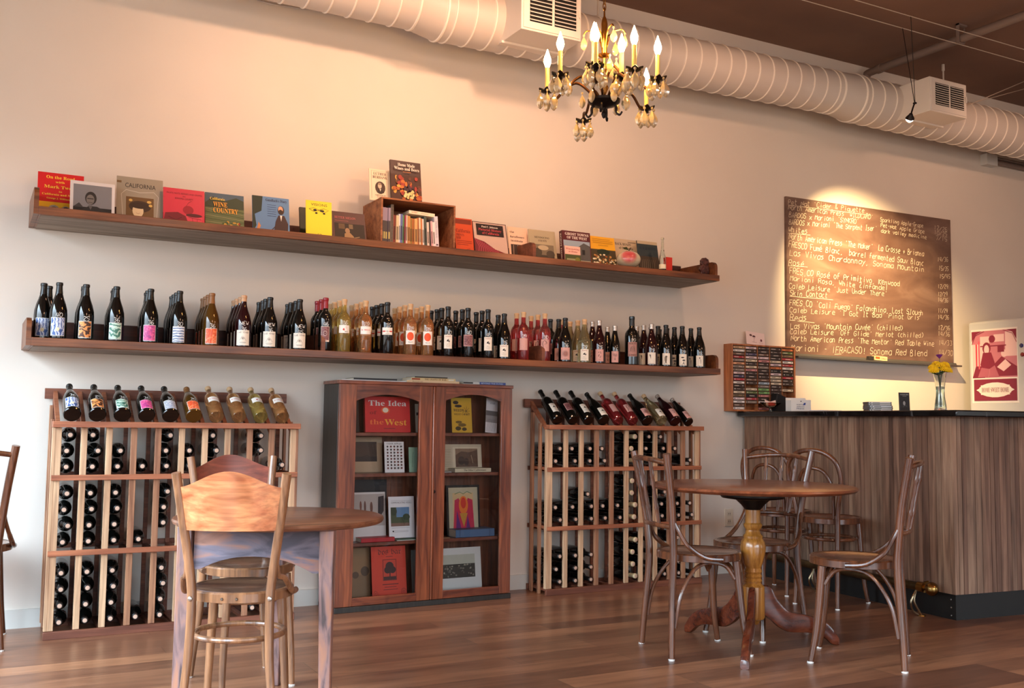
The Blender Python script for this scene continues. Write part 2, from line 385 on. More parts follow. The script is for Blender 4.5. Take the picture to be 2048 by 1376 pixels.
for i, (a, b, z0, z1) in enumerate(WIN+WF):
    mb = MB(); t = .06; L = i < 2
    def bx(p, q, u, v):
        if L: mb.box((LX-.11, p, u), (LX-.03, q, v), TRIM)
        else: mb.box((p, FY-.11, u), (q, FY-.03, v), TRIM)
    bx(a, a+t, z0, z1); bx(b-t, b, z0, z1); bx(a, b, z0, z0+t); bx(a, b, z1-t, z1); bx((a+b)/2-.025, (a+b)/2+.025, z0, z1)
    mb.build('window_%d' % (i+1), kind='structure')
for n, a, b in [('baseboard_back', (LX, WY-.014, 0), (4.6, WY, .085)), ('baseboard_left', (LX, FY, 0), (LX+.014, WY-.02, .085))]:
    struct(n, a, b, TRIM)
# ================================================================ DUCT, PIPES, CABLES
DY = 4.93
duct = thing('air_duct', 'white spiral air duct hung below the dark ceiling along the wall', 'air duct', (3.5, DY, 3.25))
xb1a, xb1b = at(823, 65, 1, DY)[0], at(874, 84, 1, DY)[0]; xb2a, xb2b = at(1661, 234, 1, DY)[0], at(1700, 250, 1, DY)[0]
secs = [(LX+.02, xb1a, .148, .148, 3.243, 3.243), (xb1b, xb2a, .160, .146, 3.222, 3.272), (xb2b, 9.4, .163, .163, 3.262, 3.262)]
SEAM = mat((236, 228, 216), .35)
def ring(x, r, z, n=40): return [(x, DY+r*math.sin(2*PI*k/n), z+r*math.cos(2*PI*k/n)) for k in range(n)]
mb = MB()
prof = []
for a, b, r0, r1, z0, z1 in secs: prof += [(a, r0, z0), (b, r1, z1)]
mb.rings([ring(*p) for p in prof], PAINT); mb.build('duct_pipe', duct, world=True, smooth=50)
for (a, b, r0, r1, z0, z1) in secs:
    mb = MB(); x = a+.05
    while x < b-.02:
        t = (x-a)/(b-a); r = r0+(r1-r0)*t; z = z0+(z1-z0)*t
        mb.rings([ring(x-.005, r, z), ring(x-.003, r+.005, z), ring(x+.003, r+.005, z), ring(x+.005, r, z)], SEAM, cap=False); x += .119
    mb.build('spiral_seam', duct, world=True)
for x, r, z in [(xb1a, .149, 3.243), (xb1b, .161, 3.222), (xb2a, .147, 3.272), (xb2b, .164, 3.262)]:
    mb = MB(); mb.rings([ring(x-.008, r-.002, z), ring(x-.005, r+.005, z), ring(x+.005, r+.005, z), ring(x+.008, r-.002, z)], SEAM, cap=False); mb.build('collar', duct, world=True)
def vent(x0, x1, z0, z1, yf, louv=10):
    mb = MB(); P = mat((222, 214, 204), .4)
    mb.box((x0, yf, z0), (x1, yf+.3, z1), P); mb.box((x0-.012, yf+.2, z0-.012), (x1+.012, yf+.22, z0+.002), P)
    b = mb.build('vent_box', duct, world=True, bevel=.002)
    mb = MB(); D = mat((22, 20, 18), .9); y = yf-.001
    gx0, gx1, gz0, gz1 = x0+.05, x1-.035, z0+.05, z1-.035; mx = (gx0+gx1)/2
    mb.box((x0+.012, y-.004, z0+.012), (x1-.012, y, z1-.012), P)
    mb.box((gx0, y-.005, gz0), (mx-.008, y-.003, gz1), D); mb.box((mx+.008, y-.005, gz0), (gx1, y-.003, gz1), D)
    for i in range(louv):
        z = gz0+(gz1-gz0)*(i+.5)/louv
        for a, c in ((gx0, mx-.008), (mx+.008, gx1)):
            mb.add([(a, y-.004, z+.005), (c, y-.004, z+.005), (c, y-.015, z-.004), (a, y-.015, z-.004), (a, y-.004, z+.002), (c, y-.004, z+.002), (c, y-.015, z-.007), (a, y-.015, z-.007)],
                   [(0, 1, 2, 3), (7, 6, 5, 4), (3, 2, 6, 7), (0, 3, 7, 4), (1, 5, 6, 2)], P)
    mb.tube([(gx1+.016, y-.014, (gz0+gz1)/2-.02), (gx1+.016, y-.014, (gz0+gz1)/2+.02)], .004, P, 6)
    g = mb.build('grille', b); g.location = (0, 0, 0)
    me = g.data; Mi = wm(duct).inverted()
    for v in me.vertices: v.co = Mi @ v.co
    return b
vent(2.522, 2.90, 3.082, 3.36, 4.6, 9); vent(5.675, 6.05, 3.128, 3.367, 4.55, 10)
for px, py in ((1196, 20), (1887, 170)):
    x = at(px, py, 1, 4.93)[0]; mb = MB(); z0 = 3.38
    mb.tube([(x, DY, z0), (x, DY, CZ-.001)], .006, PAINT, 8); mb.tube([(x, DY, z0), (x, DY, z0+.03)], .012, PAINT, 8); mb.tube([(x, DY, CZ-.05), (x, DY, CZ-.001)], .011, PAINT, 8)
    mb.build('hanger_rod', duct, world=True)
px_ = at(1738, 146, 1, 5.15)[0]; GREYP = mat((122, 106, 98), .5)
mb = MB(); mb.tube(cr([(px_, 5.2, 3.38), (px_, 5.2, 3.5), (px_, 5.17, 3.57), (px_, 5.1, 3.59), (px_, 4.5, 3.585), (px_, 2, 3.57)], 6), .028, GREYP, 16)
mb.lathe([(.034, 0), (.034, .04), (.03, .045)], GREYP, 16, (px_, 5.2, 3.44)); mb.tube([(px_, 5.07, 3.59), (px_, 5.03, 3.59)], .034, GREYP, 16)
pipe = mb.build('sprinkler_pipe', origin=(px_, 4.5, 3.585), label='grey metal pipe running under the dark ceiling from the wall', cat='pipe')
hy = at(1922, 70, 0, px_)[1]; mb = MB()
mb.box((px_-.035, hy-.012, 3.55), (px_-.03, hy+.012, CZ), GREYP); mb.box((px_-.035, hy-.012, CZ-.012), (px_+.05, hy+.012, CZ-.001), GREYP); mb.tube([(px_-.03, hy, 3.553), (px_+.03, hy, 3.553)], .006, GREYP, 6); mb.tube([(px_+.034, hy, 3.56), (px_+.034, hy, 3.66)], .005, GREYP, 6)
mb.build('hanger_clip', pipe, world=True)
CAB = mat((196, 182, 168), .5, .3)
w1y, w2y, wz = at(1800, 55, 2, 3.55)[1], at(1850, 41, 2, 3.55)[1], 3.55
for y, n in ((w1y, 'lower thin lamp cable stretched under the ceiling'), (w2y, 'upper thin lamp cable stretched under the ceiling')):
    mb = MB(); mb.tube([(LX, y, wz), (RX, y, wz)], .0028, CAB, 6); mb.build('lamp_cable', origin=(5, y, wz), label=n, cat='cable', group='stretched cables for the wire lamp')
mb = MB()
for a, b in (((6.05, 4.56, 3.22), at(2048, 163, 2, 3.66)), ((5.95, 4.7, 3.2), at(2048, 178, 2, 3.66))): mb.tube([a, tuple(b)], .003, CAB, 6)
mb.build('stay_wire', duct, world=True)
mb = MB(); gx = at(1970, 315, 1, 5.22)[0]; mb.box((gx, 5.2, 3.10), (gx+.13, WY, 3.19), mat((200, 200, 196), .5)); mb.tube([(gx+.13, 5.23, 3.14), (gx+.3, 5.23, 3.14), (9.3, 5.23, 3.12)], .02, GREYP, 10); mb.tube([(gx+.13, 5.23, 3.175), (9.3, 5.23, 3.17)], .012, GREYP, 10)
mb.build('electrical_conduit', origin=(gx, WY, 3.14), label='grey electrical conduit on the wall under the right end of the duct', cat='conduit')
mb = MB(); pts = [(at(505, -5, 1, 5.25)), (at(520, 2, 1, 5.25)), (at(555, 10, 1, 5.25)), at(600, 17, 1, 5.25), at(640, 22, 1, 5.25)]; mb.tube(cr([tuple(p) for p in pts], 5), .004, PAINT, 6)
mb.build('wall_cable', origin=tuple(pts[2]), label='thin white cable drooping on the wall just below the duct', cat='cable')
# wire lamp over the board
LP = Vector(at(1820, 236, 1, 4.28)); mb = MB()
tgt = (Vector(at(1722, 610, 1, WY))-LP).normalized()
lamp = thing('wire_spotlight', 'small black spotlight dangling on two wires before the right vent', 'lamp', LP)
mb = MB(); top = LP+Vector((.045, 0, .10))
mb.tube([tuple(top), (top.x+.02, w1y, wz)], .0022, IRON, 6); mb.tube([tuple(top+Vector((.004, 0, 0))), (top.x-.09, w2y, wz)], .0022, IRON, 6); mb.build('suspension_wire', lamp, world=True)
mb = MB(); mb.tube(cr([tuple(top+Vector((.01, 0, .008))), tuple(top), tuple(top+Vector((-.012, 0, -.02))), tuple(LP-tgt*.028)], 4), .005, IRON, 8); mb.tube([tuple(top+Vector((-.01, 0, .0))), tuple(top+Vector((.014, 0, .006)))], .006, IRON, 8); mb.build('bracket', lamp, world=True)
q = tgt.to_track_quat('Z', 'Y').to_matrix().to_4x4(); mb = MB(); mb.M = Matrix.Translation(LP) @ q
mb.lathe([(.004, -.034), (.010, -.03), (.014, -.02), (.024, -.005), (.028, .004), (.026, .004), (.02, -.002), (.004, -.012)], IRON, 20, cap=False); mb.build('lamp_housing', lamp, world=True)
mb = MB(); mb.M = Matrix.Translation(LP) @ q; BULBW = mat((255, 236, 205), .4, emit=40); mb.lathe([(.0, .026), (.012, .024), (.021, .015), (.024, .004), (.0, 0)], BULBW, 16, cap=False); mb.build('bulb', lamp, world=True)
light('SPOT', 'wire_spotlight_beam', LP+tgt*.035, 260, (1, .66, .30), tgt, spot_size=1.25, spot_blend=1, shadow_soft_size=.014)
# ================================================================ CHANDELIER
CH = Vector(at(1208, 176, 1, 3.4)); cd = (Vector(CC)-CH); cd.z = 0; cd.normalize(); cr_ = Vector((cd.y, -cd.x, 0))*-1   # toward camera / image right
if cr_.dot(Vector(cR)) < 0: cr_ = -cr_
ch = thing('chandelier', 'brass chandelier with lit candle bulbs and hanging crystal drops', 'chandelier', CH)
mb = MB(); B2 = mat((176, 128, 62), .25, 1)
mb.lathe([(.0, -.006), (.012, .0), (.016, .02), (.007, .03), (.014, .045), (.02, .06), (.011, .08), (.007, .10), (.012, .12), (.017, .135), (.009, .15), (.007, .185), (.02, .19), (.028, .2), (.012, .205), (.013, .25), (.018, .28), (.012, .30), (.014, .33), (.01, .35), (.004, .365), (.003, .40), (0, .41)], B2, 16, (CH.x, CH.y, CH.z-.06))
mb.build('stem', ch, world=True)
mb = MB(); mb.lathe([(.0, -.075), (.006, -.07), (.011, -.055), (.006, -.04), (.008, -.03), (.05, -.018), (.066, -.006), (.068, .004), (.05, .006), (.0, .006)], IRON, 28, (CH.x, CH.y, CH.z-.055))
for k in range(4):
    a = PI/4+k*PI/2; d = Vector((math.cos(a), math.sin(a), 0)); c = CH+Vector((0, 0, -.06))
    mb.tube(cr([tuple(c+d*.03), tuple(c+d*.05+Vector((0, 0, -.02))), tuple(c+d*.052+Vector((0, 0, -.045))), tuple(c+d*.066+Vector((0, 0, -.058))), tuple(c+d*.076+Vector((0, 0, -.045)))], 5), [.006]*10+[.005]*6+[.004]*5, IRON, 8)
mb.build('base_dish', ch, world=True)
mb = MB()
for i in range(int((CZ-CH.z-.34)/.028)+1):
    z = CH.z+.345+i*.028; a = (i % 2)*PI/2; d = Vector((math.cos(a), math.sin(a), 0))*.007
    c = Vector((CH.x, CH.y, z)); mb.tube([tuple(c+d*math.cos(t)+Vector((0, 0, .018*math.sin(t)))) for t in [2*PI*k/10 for k in range(10)]], .0022, BRASS, 6, closed=True)
mb.build('chain', ch, world=True)
BULB = mat((255, 190, 110), .4, emit=95)
mb = MB(); mb.lathe([(.0, 0), (.007, .0), (.011, .010), (.0155, .024), (.015, .036), (.010, .052), (.005, .066), (.0015, .078), (0, .08)], BULB, 14); bulb_me = mb.build('bulb', ch)
mb = MB(); mb.lathe([(.009, 0), (.0095, .002), (.0092, .085), (.007, .088), (0, .088)], mat((232, 206, 120), .35, 0, coat=.4), 14); sleeve_me = mb.build('candle_sleeve', ch)
mb = MB(); prof = []
rs = []
for r, z in [(.004, -.02), (.01, -.012), (.008, -.004), (.02, .0), (.034, .004), (.032, .008), (.012, .006), (.008, .016), (0, .016)]:
    rs.append([((r*(1+.18*math.cos(6*t)*(r > .015)))*math.cos(t), (r*(1+.18*math.cos(6*t)*(r > .015)))*math.sin(t), z+.004*math.cos(6*t)*(r > .03)) for t in [2*PI*k/24 for k in range(24)]])
mb.rings(rs, IRON); bob_me = mb.build('bobeche', ch)
mb = MB(); mb.lathe([(.0, .006), (.004, .003), (.004, -.002), (.0015, -.004), (.0012, -.008), (.004, -.012), (.012, -.028), (.0135, -.036), (.010, -.048), (.003, -.056), (0, -.057)], CRYS, 6); drop_me = mb.build('crystal_drop', ch)
ndrop = [0]
def put(src, p, rz=0, sc=None):
    o = src.copy(); col.objects.link(o); o.parent = ch; o.location = p-CH; o.rotation_euler = (0, 0, rz)
    if sc: o.scale = (sc,)*3
    return o
def drop(p, sc=1.0):
    if ndrop[0] < 98: ndrop[0] += 1; put(drop_me, p, R.uniform(0, 3), sc*R.uniform(1.1, 1.4))
def arm(th, rad, dz, candle=True, lit=True, small=False):
    a = math.radians(th); d = cr_*math.cos(a)-cd*math.sin(a)*1.0
    e = CH+d*rad+Vector((0, 0, dz)); s = CH+d*.03+Vector((0, 0, -.055))
    pts = [s, CH+d*rad*.28+Vector((0, 0, -.01)), CH+d*rad*.48+Vector((0, 0, .022)), CH+d*rad*.68+Vector((0, 0, -.002)), CH+d*rad*.85+Vector((0, 0, -.045)), CH+d*rad*.98+Vector((0, 0, -.04)), e+Vector((0, 0, -.015))]
    if small: pts = [CH+Vector((0, 0, .03))+d*.01, CH+d*rad*.5+Vector((0, 0, dz*.5+.07)), CH+d*rad*.9+Vector((0, 0, dz*.5+.03)), e+Vector((0, 0, -.015))]
    mb = MB(); mb.tube(cr([tuple(p) for p in pts], 7), .0058, BRASSD, 10); mb.build('arm', ch, world=True)
    put(bob_me, e)
    if candle: put(sleeve_me, e+Vector((0, 0, .016))); put(bulb_me, e+Vector((0, 0, .102)))
    for k in range(6):
        t = 2*PI*k/6+a; drop(e+Vector((.033*math.cos(t), .033*math.sin(t), -.004)))
for th, z in ((180, -.012), (222, .0), (262, .003), (300, .0), (336, -.002), (40, -.045)): arm(th, .235, z)
arm(112, .235, -.075, False); arm(250, .12, .055, small=True); arm(315, .10, .02, small=True)
for k in range(6):
    a = k*PI/3+.4; d = Vector((math.cos(a), math.sin(a), 0)); c = CH+Vector((0, 0, .17))
    pts = [c+d*.01, c+d*.03+Vector((0, 0, .06)), c+d*.07+Vector((0, 0, .075)), c+d*.085+Vector((0, 0, .06))]
    mb = MB(); mb.tube(cr([tuple(p) for p in pts], 5), .003, B2, 6); mb.build('crown_leaf', ch, world=True)
    drop(pts[-1]+Vector((0, 0, -.004)), .9); drop(CH+d*.05+Vector((0, 0, .12)), .9); drop(CH+d*.09+Vector((0, 0, -.02)), 1)
for o in (bulb_me, sleeve_me, bob_me, drop_me): bpy.data.objects.remove(o)
# ================================================================ WALL SHELVES
def wall_shelf(name, label, x0, x1, zt, yf, divs, gaps=()):
    th = .037; t = thing(name, label, 'shelf', ((x0+x1)/2, WY, zt))
    W0 = W_shelf; b = MB(); b.box((x0, yf+.004, zt-th), (x1, WY-.001, zt), W_shelf); bb = b.build('board', t, world=True, bevel=.003)
    mb = MB(); mb.box((x0, yf, zt-th+.0005), (x1, yf+.004, zt), W_shelf); mb.build('front_edge', t, world=True, bevel=.002)
    mb = MB(); mb.box((x0+.01, yf+.02, zt-th-.0025), (x1-.01, WY-.002, zt-th), W_under); mb.build('underside', t, world=True, label='weathered grey underside')
    mb = MB(); xs = [x0]+list(divs)+[x1]
    for a, c in zip(xs, xs[1:]):
        if a in gaps: continue
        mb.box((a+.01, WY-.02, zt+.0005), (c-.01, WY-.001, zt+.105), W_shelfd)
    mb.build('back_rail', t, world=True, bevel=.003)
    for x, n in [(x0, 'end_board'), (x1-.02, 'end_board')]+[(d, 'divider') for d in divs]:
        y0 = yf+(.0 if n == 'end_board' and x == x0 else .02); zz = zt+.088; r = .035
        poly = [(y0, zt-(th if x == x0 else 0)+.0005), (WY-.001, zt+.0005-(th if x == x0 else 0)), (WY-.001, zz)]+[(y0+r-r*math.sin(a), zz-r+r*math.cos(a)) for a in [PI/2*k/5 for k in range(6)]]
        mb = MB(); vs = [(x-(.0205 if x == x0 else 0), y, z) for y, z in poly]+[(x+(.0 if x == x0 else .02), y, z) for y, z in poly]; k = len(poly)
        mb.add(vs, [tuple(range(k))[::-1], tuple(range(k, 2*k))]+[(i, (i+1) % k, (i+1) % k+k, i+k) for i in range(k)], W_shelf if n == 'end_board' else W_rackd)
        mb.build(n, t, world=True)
    return t
ZU, ZL, YSH = 1.909, 1.325, 4.87
dU = at(1064, 500, 1, 4.9)[0]; dL1, dL2 = at(632, 690, 1, 4.98)[0], at(1068, 705, 1, 4.98)[0]
wall_shelf('wall_shelf', 'long wooden wall shelf of books, the upper of the two', .245, 4.105, ZU, YSH, [dU])
wall_shelf('wall_shelf', 'long wooden wall shelf of wine bottles, the lower of the two', .24, 4.11, ZL, YSH, [dL1, dL2])
# ================================================================ WINE RACKS
def rack(label, x0, x1, yf, zl, z1, z2, ztop, yb, side):
    t = thing('wine_rack', label, 'wine rack', ((x0+x1)/2, yf, 0)); n = 10; pitch = (x1-x0-.03)/n
    xs = [x0+.015+i*pitch for i in range(n+1)]
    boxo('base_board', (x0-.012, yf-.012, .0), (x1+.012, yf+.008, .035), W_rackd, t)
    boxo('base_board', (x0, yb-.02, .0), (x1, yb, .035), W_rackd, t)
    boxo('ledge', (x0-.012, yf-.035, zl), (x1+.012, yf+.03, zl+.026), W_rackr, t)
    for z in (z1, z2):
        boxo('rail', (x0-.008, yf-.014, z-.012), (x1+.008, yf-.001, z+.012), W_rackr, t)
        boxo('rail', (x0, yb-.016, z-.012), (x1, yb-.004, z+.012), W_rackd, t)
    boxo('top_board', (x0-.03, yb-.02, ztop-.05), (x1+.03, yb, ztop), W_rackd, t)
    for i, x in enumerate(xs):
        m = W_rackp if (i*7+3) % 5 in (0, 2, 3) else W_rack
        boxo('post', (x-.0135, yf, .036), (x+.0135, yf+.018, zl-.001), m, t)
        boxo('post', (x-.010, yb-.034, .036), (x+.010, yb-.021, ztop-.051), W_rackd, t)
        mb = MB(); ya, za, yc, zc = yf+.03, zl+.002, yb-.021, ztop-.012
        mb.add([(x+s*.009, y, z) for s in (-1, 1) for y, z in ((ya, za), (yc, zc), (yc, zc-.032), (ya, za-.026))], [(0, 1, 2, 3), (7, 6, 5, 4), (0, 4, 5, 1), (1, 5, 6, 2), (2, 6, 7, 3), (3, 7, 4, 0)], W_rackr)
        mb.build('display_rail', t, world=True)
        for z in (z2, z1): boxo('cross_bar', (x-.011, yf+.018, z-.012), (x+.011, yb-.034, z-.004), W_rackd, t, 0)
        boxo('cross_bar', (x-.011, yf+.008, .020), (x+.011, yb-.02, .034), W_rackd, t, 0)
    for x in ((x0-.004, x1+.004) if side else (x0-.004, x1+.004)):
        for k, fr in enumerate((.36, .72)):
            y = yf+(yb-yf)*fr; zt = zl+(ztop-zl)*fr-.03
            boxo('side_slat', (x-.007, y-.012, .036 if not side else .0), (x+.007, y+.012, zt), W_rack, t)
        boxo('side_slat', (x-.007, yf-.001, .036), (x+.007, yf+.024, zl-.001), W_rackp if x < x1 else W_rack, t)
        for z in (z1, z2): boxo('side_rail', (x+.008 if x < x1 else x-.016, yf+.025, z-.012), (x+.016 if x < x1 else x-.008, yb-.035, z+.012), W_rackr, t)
    return xs, pitch
RY1, RY2, RB = 4.93, 5.0, 5.246
R1 = rack('redwood wine rack left of the glazed cabinet, bottles displayed on top', .358, 1.455, RY1, .932, .707, .374, 1.112, RB, 0)
R2 = rack('redwood wine rack right of the glazed cabinet, bottles displayed on top', 2.952, 4.045, RY2, .94, .71, .374, 1.118, RB, 1)
# ================================================================ CABINET
ca = math.radians(2.2); CX0, CY0 = 1.690, 4.975; CWID = 1.032; CH_ = 1.182; CD = .235
cab = thing('display_cabinet', 'red-brown wooden cabinet with two arched glass doors holding books', 'cabinet', (CX0, CY0, 0), (0, 0, ca))
ux, uy = np.array([math.cos(ca), math.sin(ca), 0]), np.array([-math.sin(ca), math.cos(ca), 0])
def cl(x, y, dep=0):                            # crop pixel of the cabinet -> local x, z on a plane dep behind the front
    p = hit(620+.3707*x, 730+.3707*y, np.array([CX0, CY0, 0])+uy*dep, uy)-np.array([CX0, CY0, 0]); return float(p@ux), float(p[2])
def L(name, a, b, m, par=None, **kw): return boxo(name, a, b, m, par or cab, kw.pop('bevel', .002), False, **kw)
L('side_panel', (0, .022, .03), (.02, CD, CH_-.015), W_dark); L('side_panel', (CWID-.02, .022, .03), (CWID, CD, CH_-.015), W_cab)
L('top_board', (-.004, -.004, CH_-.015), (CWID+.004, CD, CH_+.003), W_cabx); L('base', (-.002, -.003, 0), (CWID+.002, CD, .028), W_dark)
mb = MB()
for i in range(8):
    a = .02+i*(CWID-.04)/8; mb.box((a+.001, CD-.014, .03), (a+(CWID-.04)/8-.001, CD-.002, CH_-.016), W_cabin)
mb.build('back_panel', cab)
xm = cl(655, 700)[0]; L('center_post', (xm-.012, .023, .03), (xm+.012, CD-.016, CH_-.016), W_cabin)
ys = [[373, 592, 962], [375, 588, 938]]
shz = []
for k, (xa, xc) in enumerate(((.021, xm-.013), (xm+.013, CWID-.021))):
    zz = []
    for y in ys[k]:
        z = cl(400 if k == 0 else 870, y-8, .035)[1]; zz.append(z)
        L('shelf_board', (xa, .032, z-.018), (xc, CD-.016, z), W_cabx)
    zz.append(.045); shz.append(zz)
L('cabinet_floor', (.021, .03, .03), (CWID-.021, CD-.016, .045), W_cabin)
d1 = (0.0, cl(655, 700)[0]); d2 = (cl(668, 700)[0], CWID)
for k, (dx0, dx1) in enumerate((d1, d2)):
    gl = cl(240 if k == 0 else 725, 700)[0]; gr = cl(584 if k == 0 else 1028, 700)[0]; zt = CH_-.016; zb = .03
    gb = cl(400 if k == 0 else 870, 1245 if k == 0 else 1205)[1]; gts = cl(400 if k == 0 else 870, 195)[1]; gtc = cl(400 if k == 0 else 870, 160)[1]
    d = MB(); d.box((dx0+.001, 0, zb), (gl, .022, zt), W_cab); d.box((gr, 0, zb), (dx1-.001, .022, zt), W_cab); dd = d.build('door', cab, bevel=.0015)
    mb = MB(); mb.box((gl, .001, zb), (gr, .021, gb), W_cabx); mb.build('bottom_rail', dd, bevel=.0015)
    cxm = (gl+gr)/2; hw = (gr-gl)/2; arc = [(gl+(gr-gl)*i/14, gts+(gtc-gts)*(1-((i-7)/7)**2)) for i in range(15)]
    mb = MB(); mb.prism([(gr, zt), (gl, zt)]+arc, .001, .021, W_cabx); mb.build('arched_rail', dd)
    mb = MB(); mb.add([(gl-.002, .014, gb-.002), (gr+.002, .014, gb-.002), (gr+.002, .014, gtc+.004), (gl-.002, .014, gtc+.004)], [(0, 1, 2, 3)], PANE); mb.build('pane', dd)
L('beading', (d1[1]+.001, -.006, .03), (d2[0]-.001, .02, CH_-.016), W_cab, bevel=.004)
mb = MB(); kx, kz = cl(668, 683); mb.M = Matrix.Translation((kx, -.001, kz)) @ Matrix.Rotation(PI/2, 4, 'X'); mb.lathe([(.009, 0), (.009, .002), (.004, .003), (0, .003)], IRON, 12); mb.build('keyhole', cab)
# ================================================================ COUNTER
co = np.array([4.486, 3.502, 0]); cwl = np.array([4.639, 5.26, 0]); cu = (cwl-co)/np.linalg.norm(cwl-co); cn = np.array([cu[1], -cu[0], 0])   # cn points +x-ish along the end face
ctr = thing('bar_counter', 'tall bar counter clad in grey-brown reclaimed boards with black stone top', 'counter', tuple(co), (0, 0, math.atan2(cn[1], cn[0])))
LC = np.linalg.norm(cwl-co)-.02; WC = 1.9; DC = .62; KZ = .131; TZ0 = 1.035; TZ1 = 1.068
BAR = bar_wood()
def barmat(i):
    m = BAR.copy(); nt = m.node_tree; b = nt.nodes['Principled BSDF']; src = b.inputs['Base Color'].links[0].from_socket
    mx = nt.nodes.new('ShaderNodeMix'); mx.data_type = 'RGBA'; mx.blend_type = 'MULTIPLY'; mx.inputs[0].default_value = 1
    nt.links.new(src, mx.inputs[6]); mx.inputs[7].default_value = [(.72, .66, .62, 1), (1.0, .97, .9, 1), (.88, .76, .7, 1), (1.25, 1.2, 1.1, 1), (.6, .5, .46, 1), (1.02, .92, .84, 1)][i]
    nt.links.new(mx.outputs[2], b.inputs['Base Color']); return m
BM = [barmat(i) for i in range(6)]
for nm, face in (('bar_side_cladding', 0), ('bar_end_cladding', 1)):
    mb = MB(); s = .0; tot = LC if face == 0 else WC
    while s < tot-.01:
        w_ = min(R.choice((.035, .045, .05, .06, .03)), tot-s); m = BM[R.randrange(6)]; dpt = R.uniform(.0, .003)
        if face == 0: mb.box((-.02+dpt, s+.0013, KZ), (.0, s+w_-.0013, TZ0), m)
        else: mb.box((s+.0013-.02, -.02+dpt, KZ), (s+w_-.0013-.02, .0, TZ0), m)
        s += w_
    mb.build(nm, ctr)
mb = MB(); mb.box((0, 0, KZ), (WC, DC, TZ0-.001), W_dark); mb.box((0, DC, KZ), (DC, LC, TZ0-.001), W_dark); mb.build('core', ctr)
BK = mat((20, 20, 19), .5)
mb = MB(); mb.box((0, 0, 0), (WC, DC, KZ-.0005), BK); mb.box((0, DC, 0), (DC, LC, KZ-.0005), BK); mb.build('kick_board', ctr)
mb = MB()
for z in (.02, .06, .1): mb.M = Matrix.Translation((-.0005, .03, z)) @ Matrix.Rotation(-PI/2, 4, 'Y'); mb.lathe([(.004, 0), (.003, .002), (0, .002)], mat((190, 190, 190), .3, 1), 8)
mb.build('nail', ctr)
ST = blotch('black_marbled_stone', [(.42, (8, 8, 9)), (.6, (22, 22, 24)), (.72, (92, 94, 98)), (.78, (16, 16, 18))], 6, 2.2, .12, 6, (1, 1, .4))
mb = MB(); k_ = DC+.04; p_ = [(-.075, -.10), (WC, -.10), (WC, k_), (k_, k_), (k_, LC-.005), (-.075, LC-.005)]; mb.add([(x, y, TZ0) for x, y in p_]+[(x, y, TZ1) for x, y in p_], [(5, 4, 3, 2, 1, 0), (6, 7, 8, 9, 10, 11)]+[(i, (i+1) % 6, (i+1) % 6+6, i+6) for i in range(6)], ST); mb.build('stone_top', ctr, bevel=.006)
def cw(u, v, z): return tuple(co+cn*u+cu*v+np.array([0, 0, z]))
fr = thing('foot_rail', 'old brass foot rail with a ball end along the bar', 'foot rail', cw(-.10, .6, 0))
mb = MB(); mb.tube([cw(-.105, .13, .155), cw(-.105, 1.60, .155)], .022, blotch('tarnished_brass', [(.3, (66, 54, 40)), (.7, (120, 100, 66))], 12, 0, .35, metal=.9), 16); mb.tube([cw(-.105, .1, .155), cw(-.105, .14, .155)], .026, BRASS, 16); mb.build('rail_tube', fr, world=True)
mb = MB(); c = Vector(cw(-.105, .055, .155)); mb.lathe([(.035*math.sin(PI*i/12), -.035*math.cos(PI*i/12)) for i in range(13)], mat((134, 104, 58), .25, 1), 24, tuple(c), cap=False); mb.tube([tuple(c), cw(-.105, .11, .155)], .014, BRASS, 12); mb.build('ball_end', fr, world=True)
for v in (.16, .95):
    mb = MB(); mb.tube(cr([cw(-.105, v, .133), cw(-.12, v, .08), cw(-.09, v, .03), cw(-.07, v, .004)], 5), .006, mat((170, 150, 120), .3, 1), 8); mb.tube(cr([cw(-.105, v, .133), cw(-.14, v, .08), cw(-.12, v+.01, .03), cw(-.09, v, .006)], 5), .005, mat((170, 150, 120), .3, 1), 8); mb.lathe([(.022, 0), (.02, .005), (0, .006)], BRASS, 12, cw(-.07, v, 0)); mb.tube([cw(-.105, v, .155), cw(-.02, v, .17)], .008, BRASS, 8)
    mb.build('rail_bracket', fr, world=True)
# outlet
mb = MB(); oc = at(1457, 1035, 1, WY); mb.box((oc[0]-.035, WY-.006, oc[2]-.057), (oc[0]+.035, WY, oc[2]+.057), mat((214, 204, 186), .4)); ot = mb.build('wall_outlet', origin=tuple(oc), bevel=.002, label='cream wall outlet plate low on the wall left of the bar', cat='outlet')
mb = MB()
for z in (-.025, .025): mb.box((oc[0]-.016, WY-.0085, oc[2]+z-.015), (oc[0]+.016, WY-.006, oc[2]+z+.015), mat((200, 190, 172), .4)); mb.box((oc[0]-.008, WY-.009, oc[2]+z-.004), (oc[0]-.005, WY-.0084, oc[2]+z+.006), mat(BLK)); mb.box((oc[0]+.005, WY-.009, oc[2]+z-.004), (oc[0]+.008, WY-.0084, oc[2]+z+.006), mat(BLK))
mb.build('socket', ot, world=True)
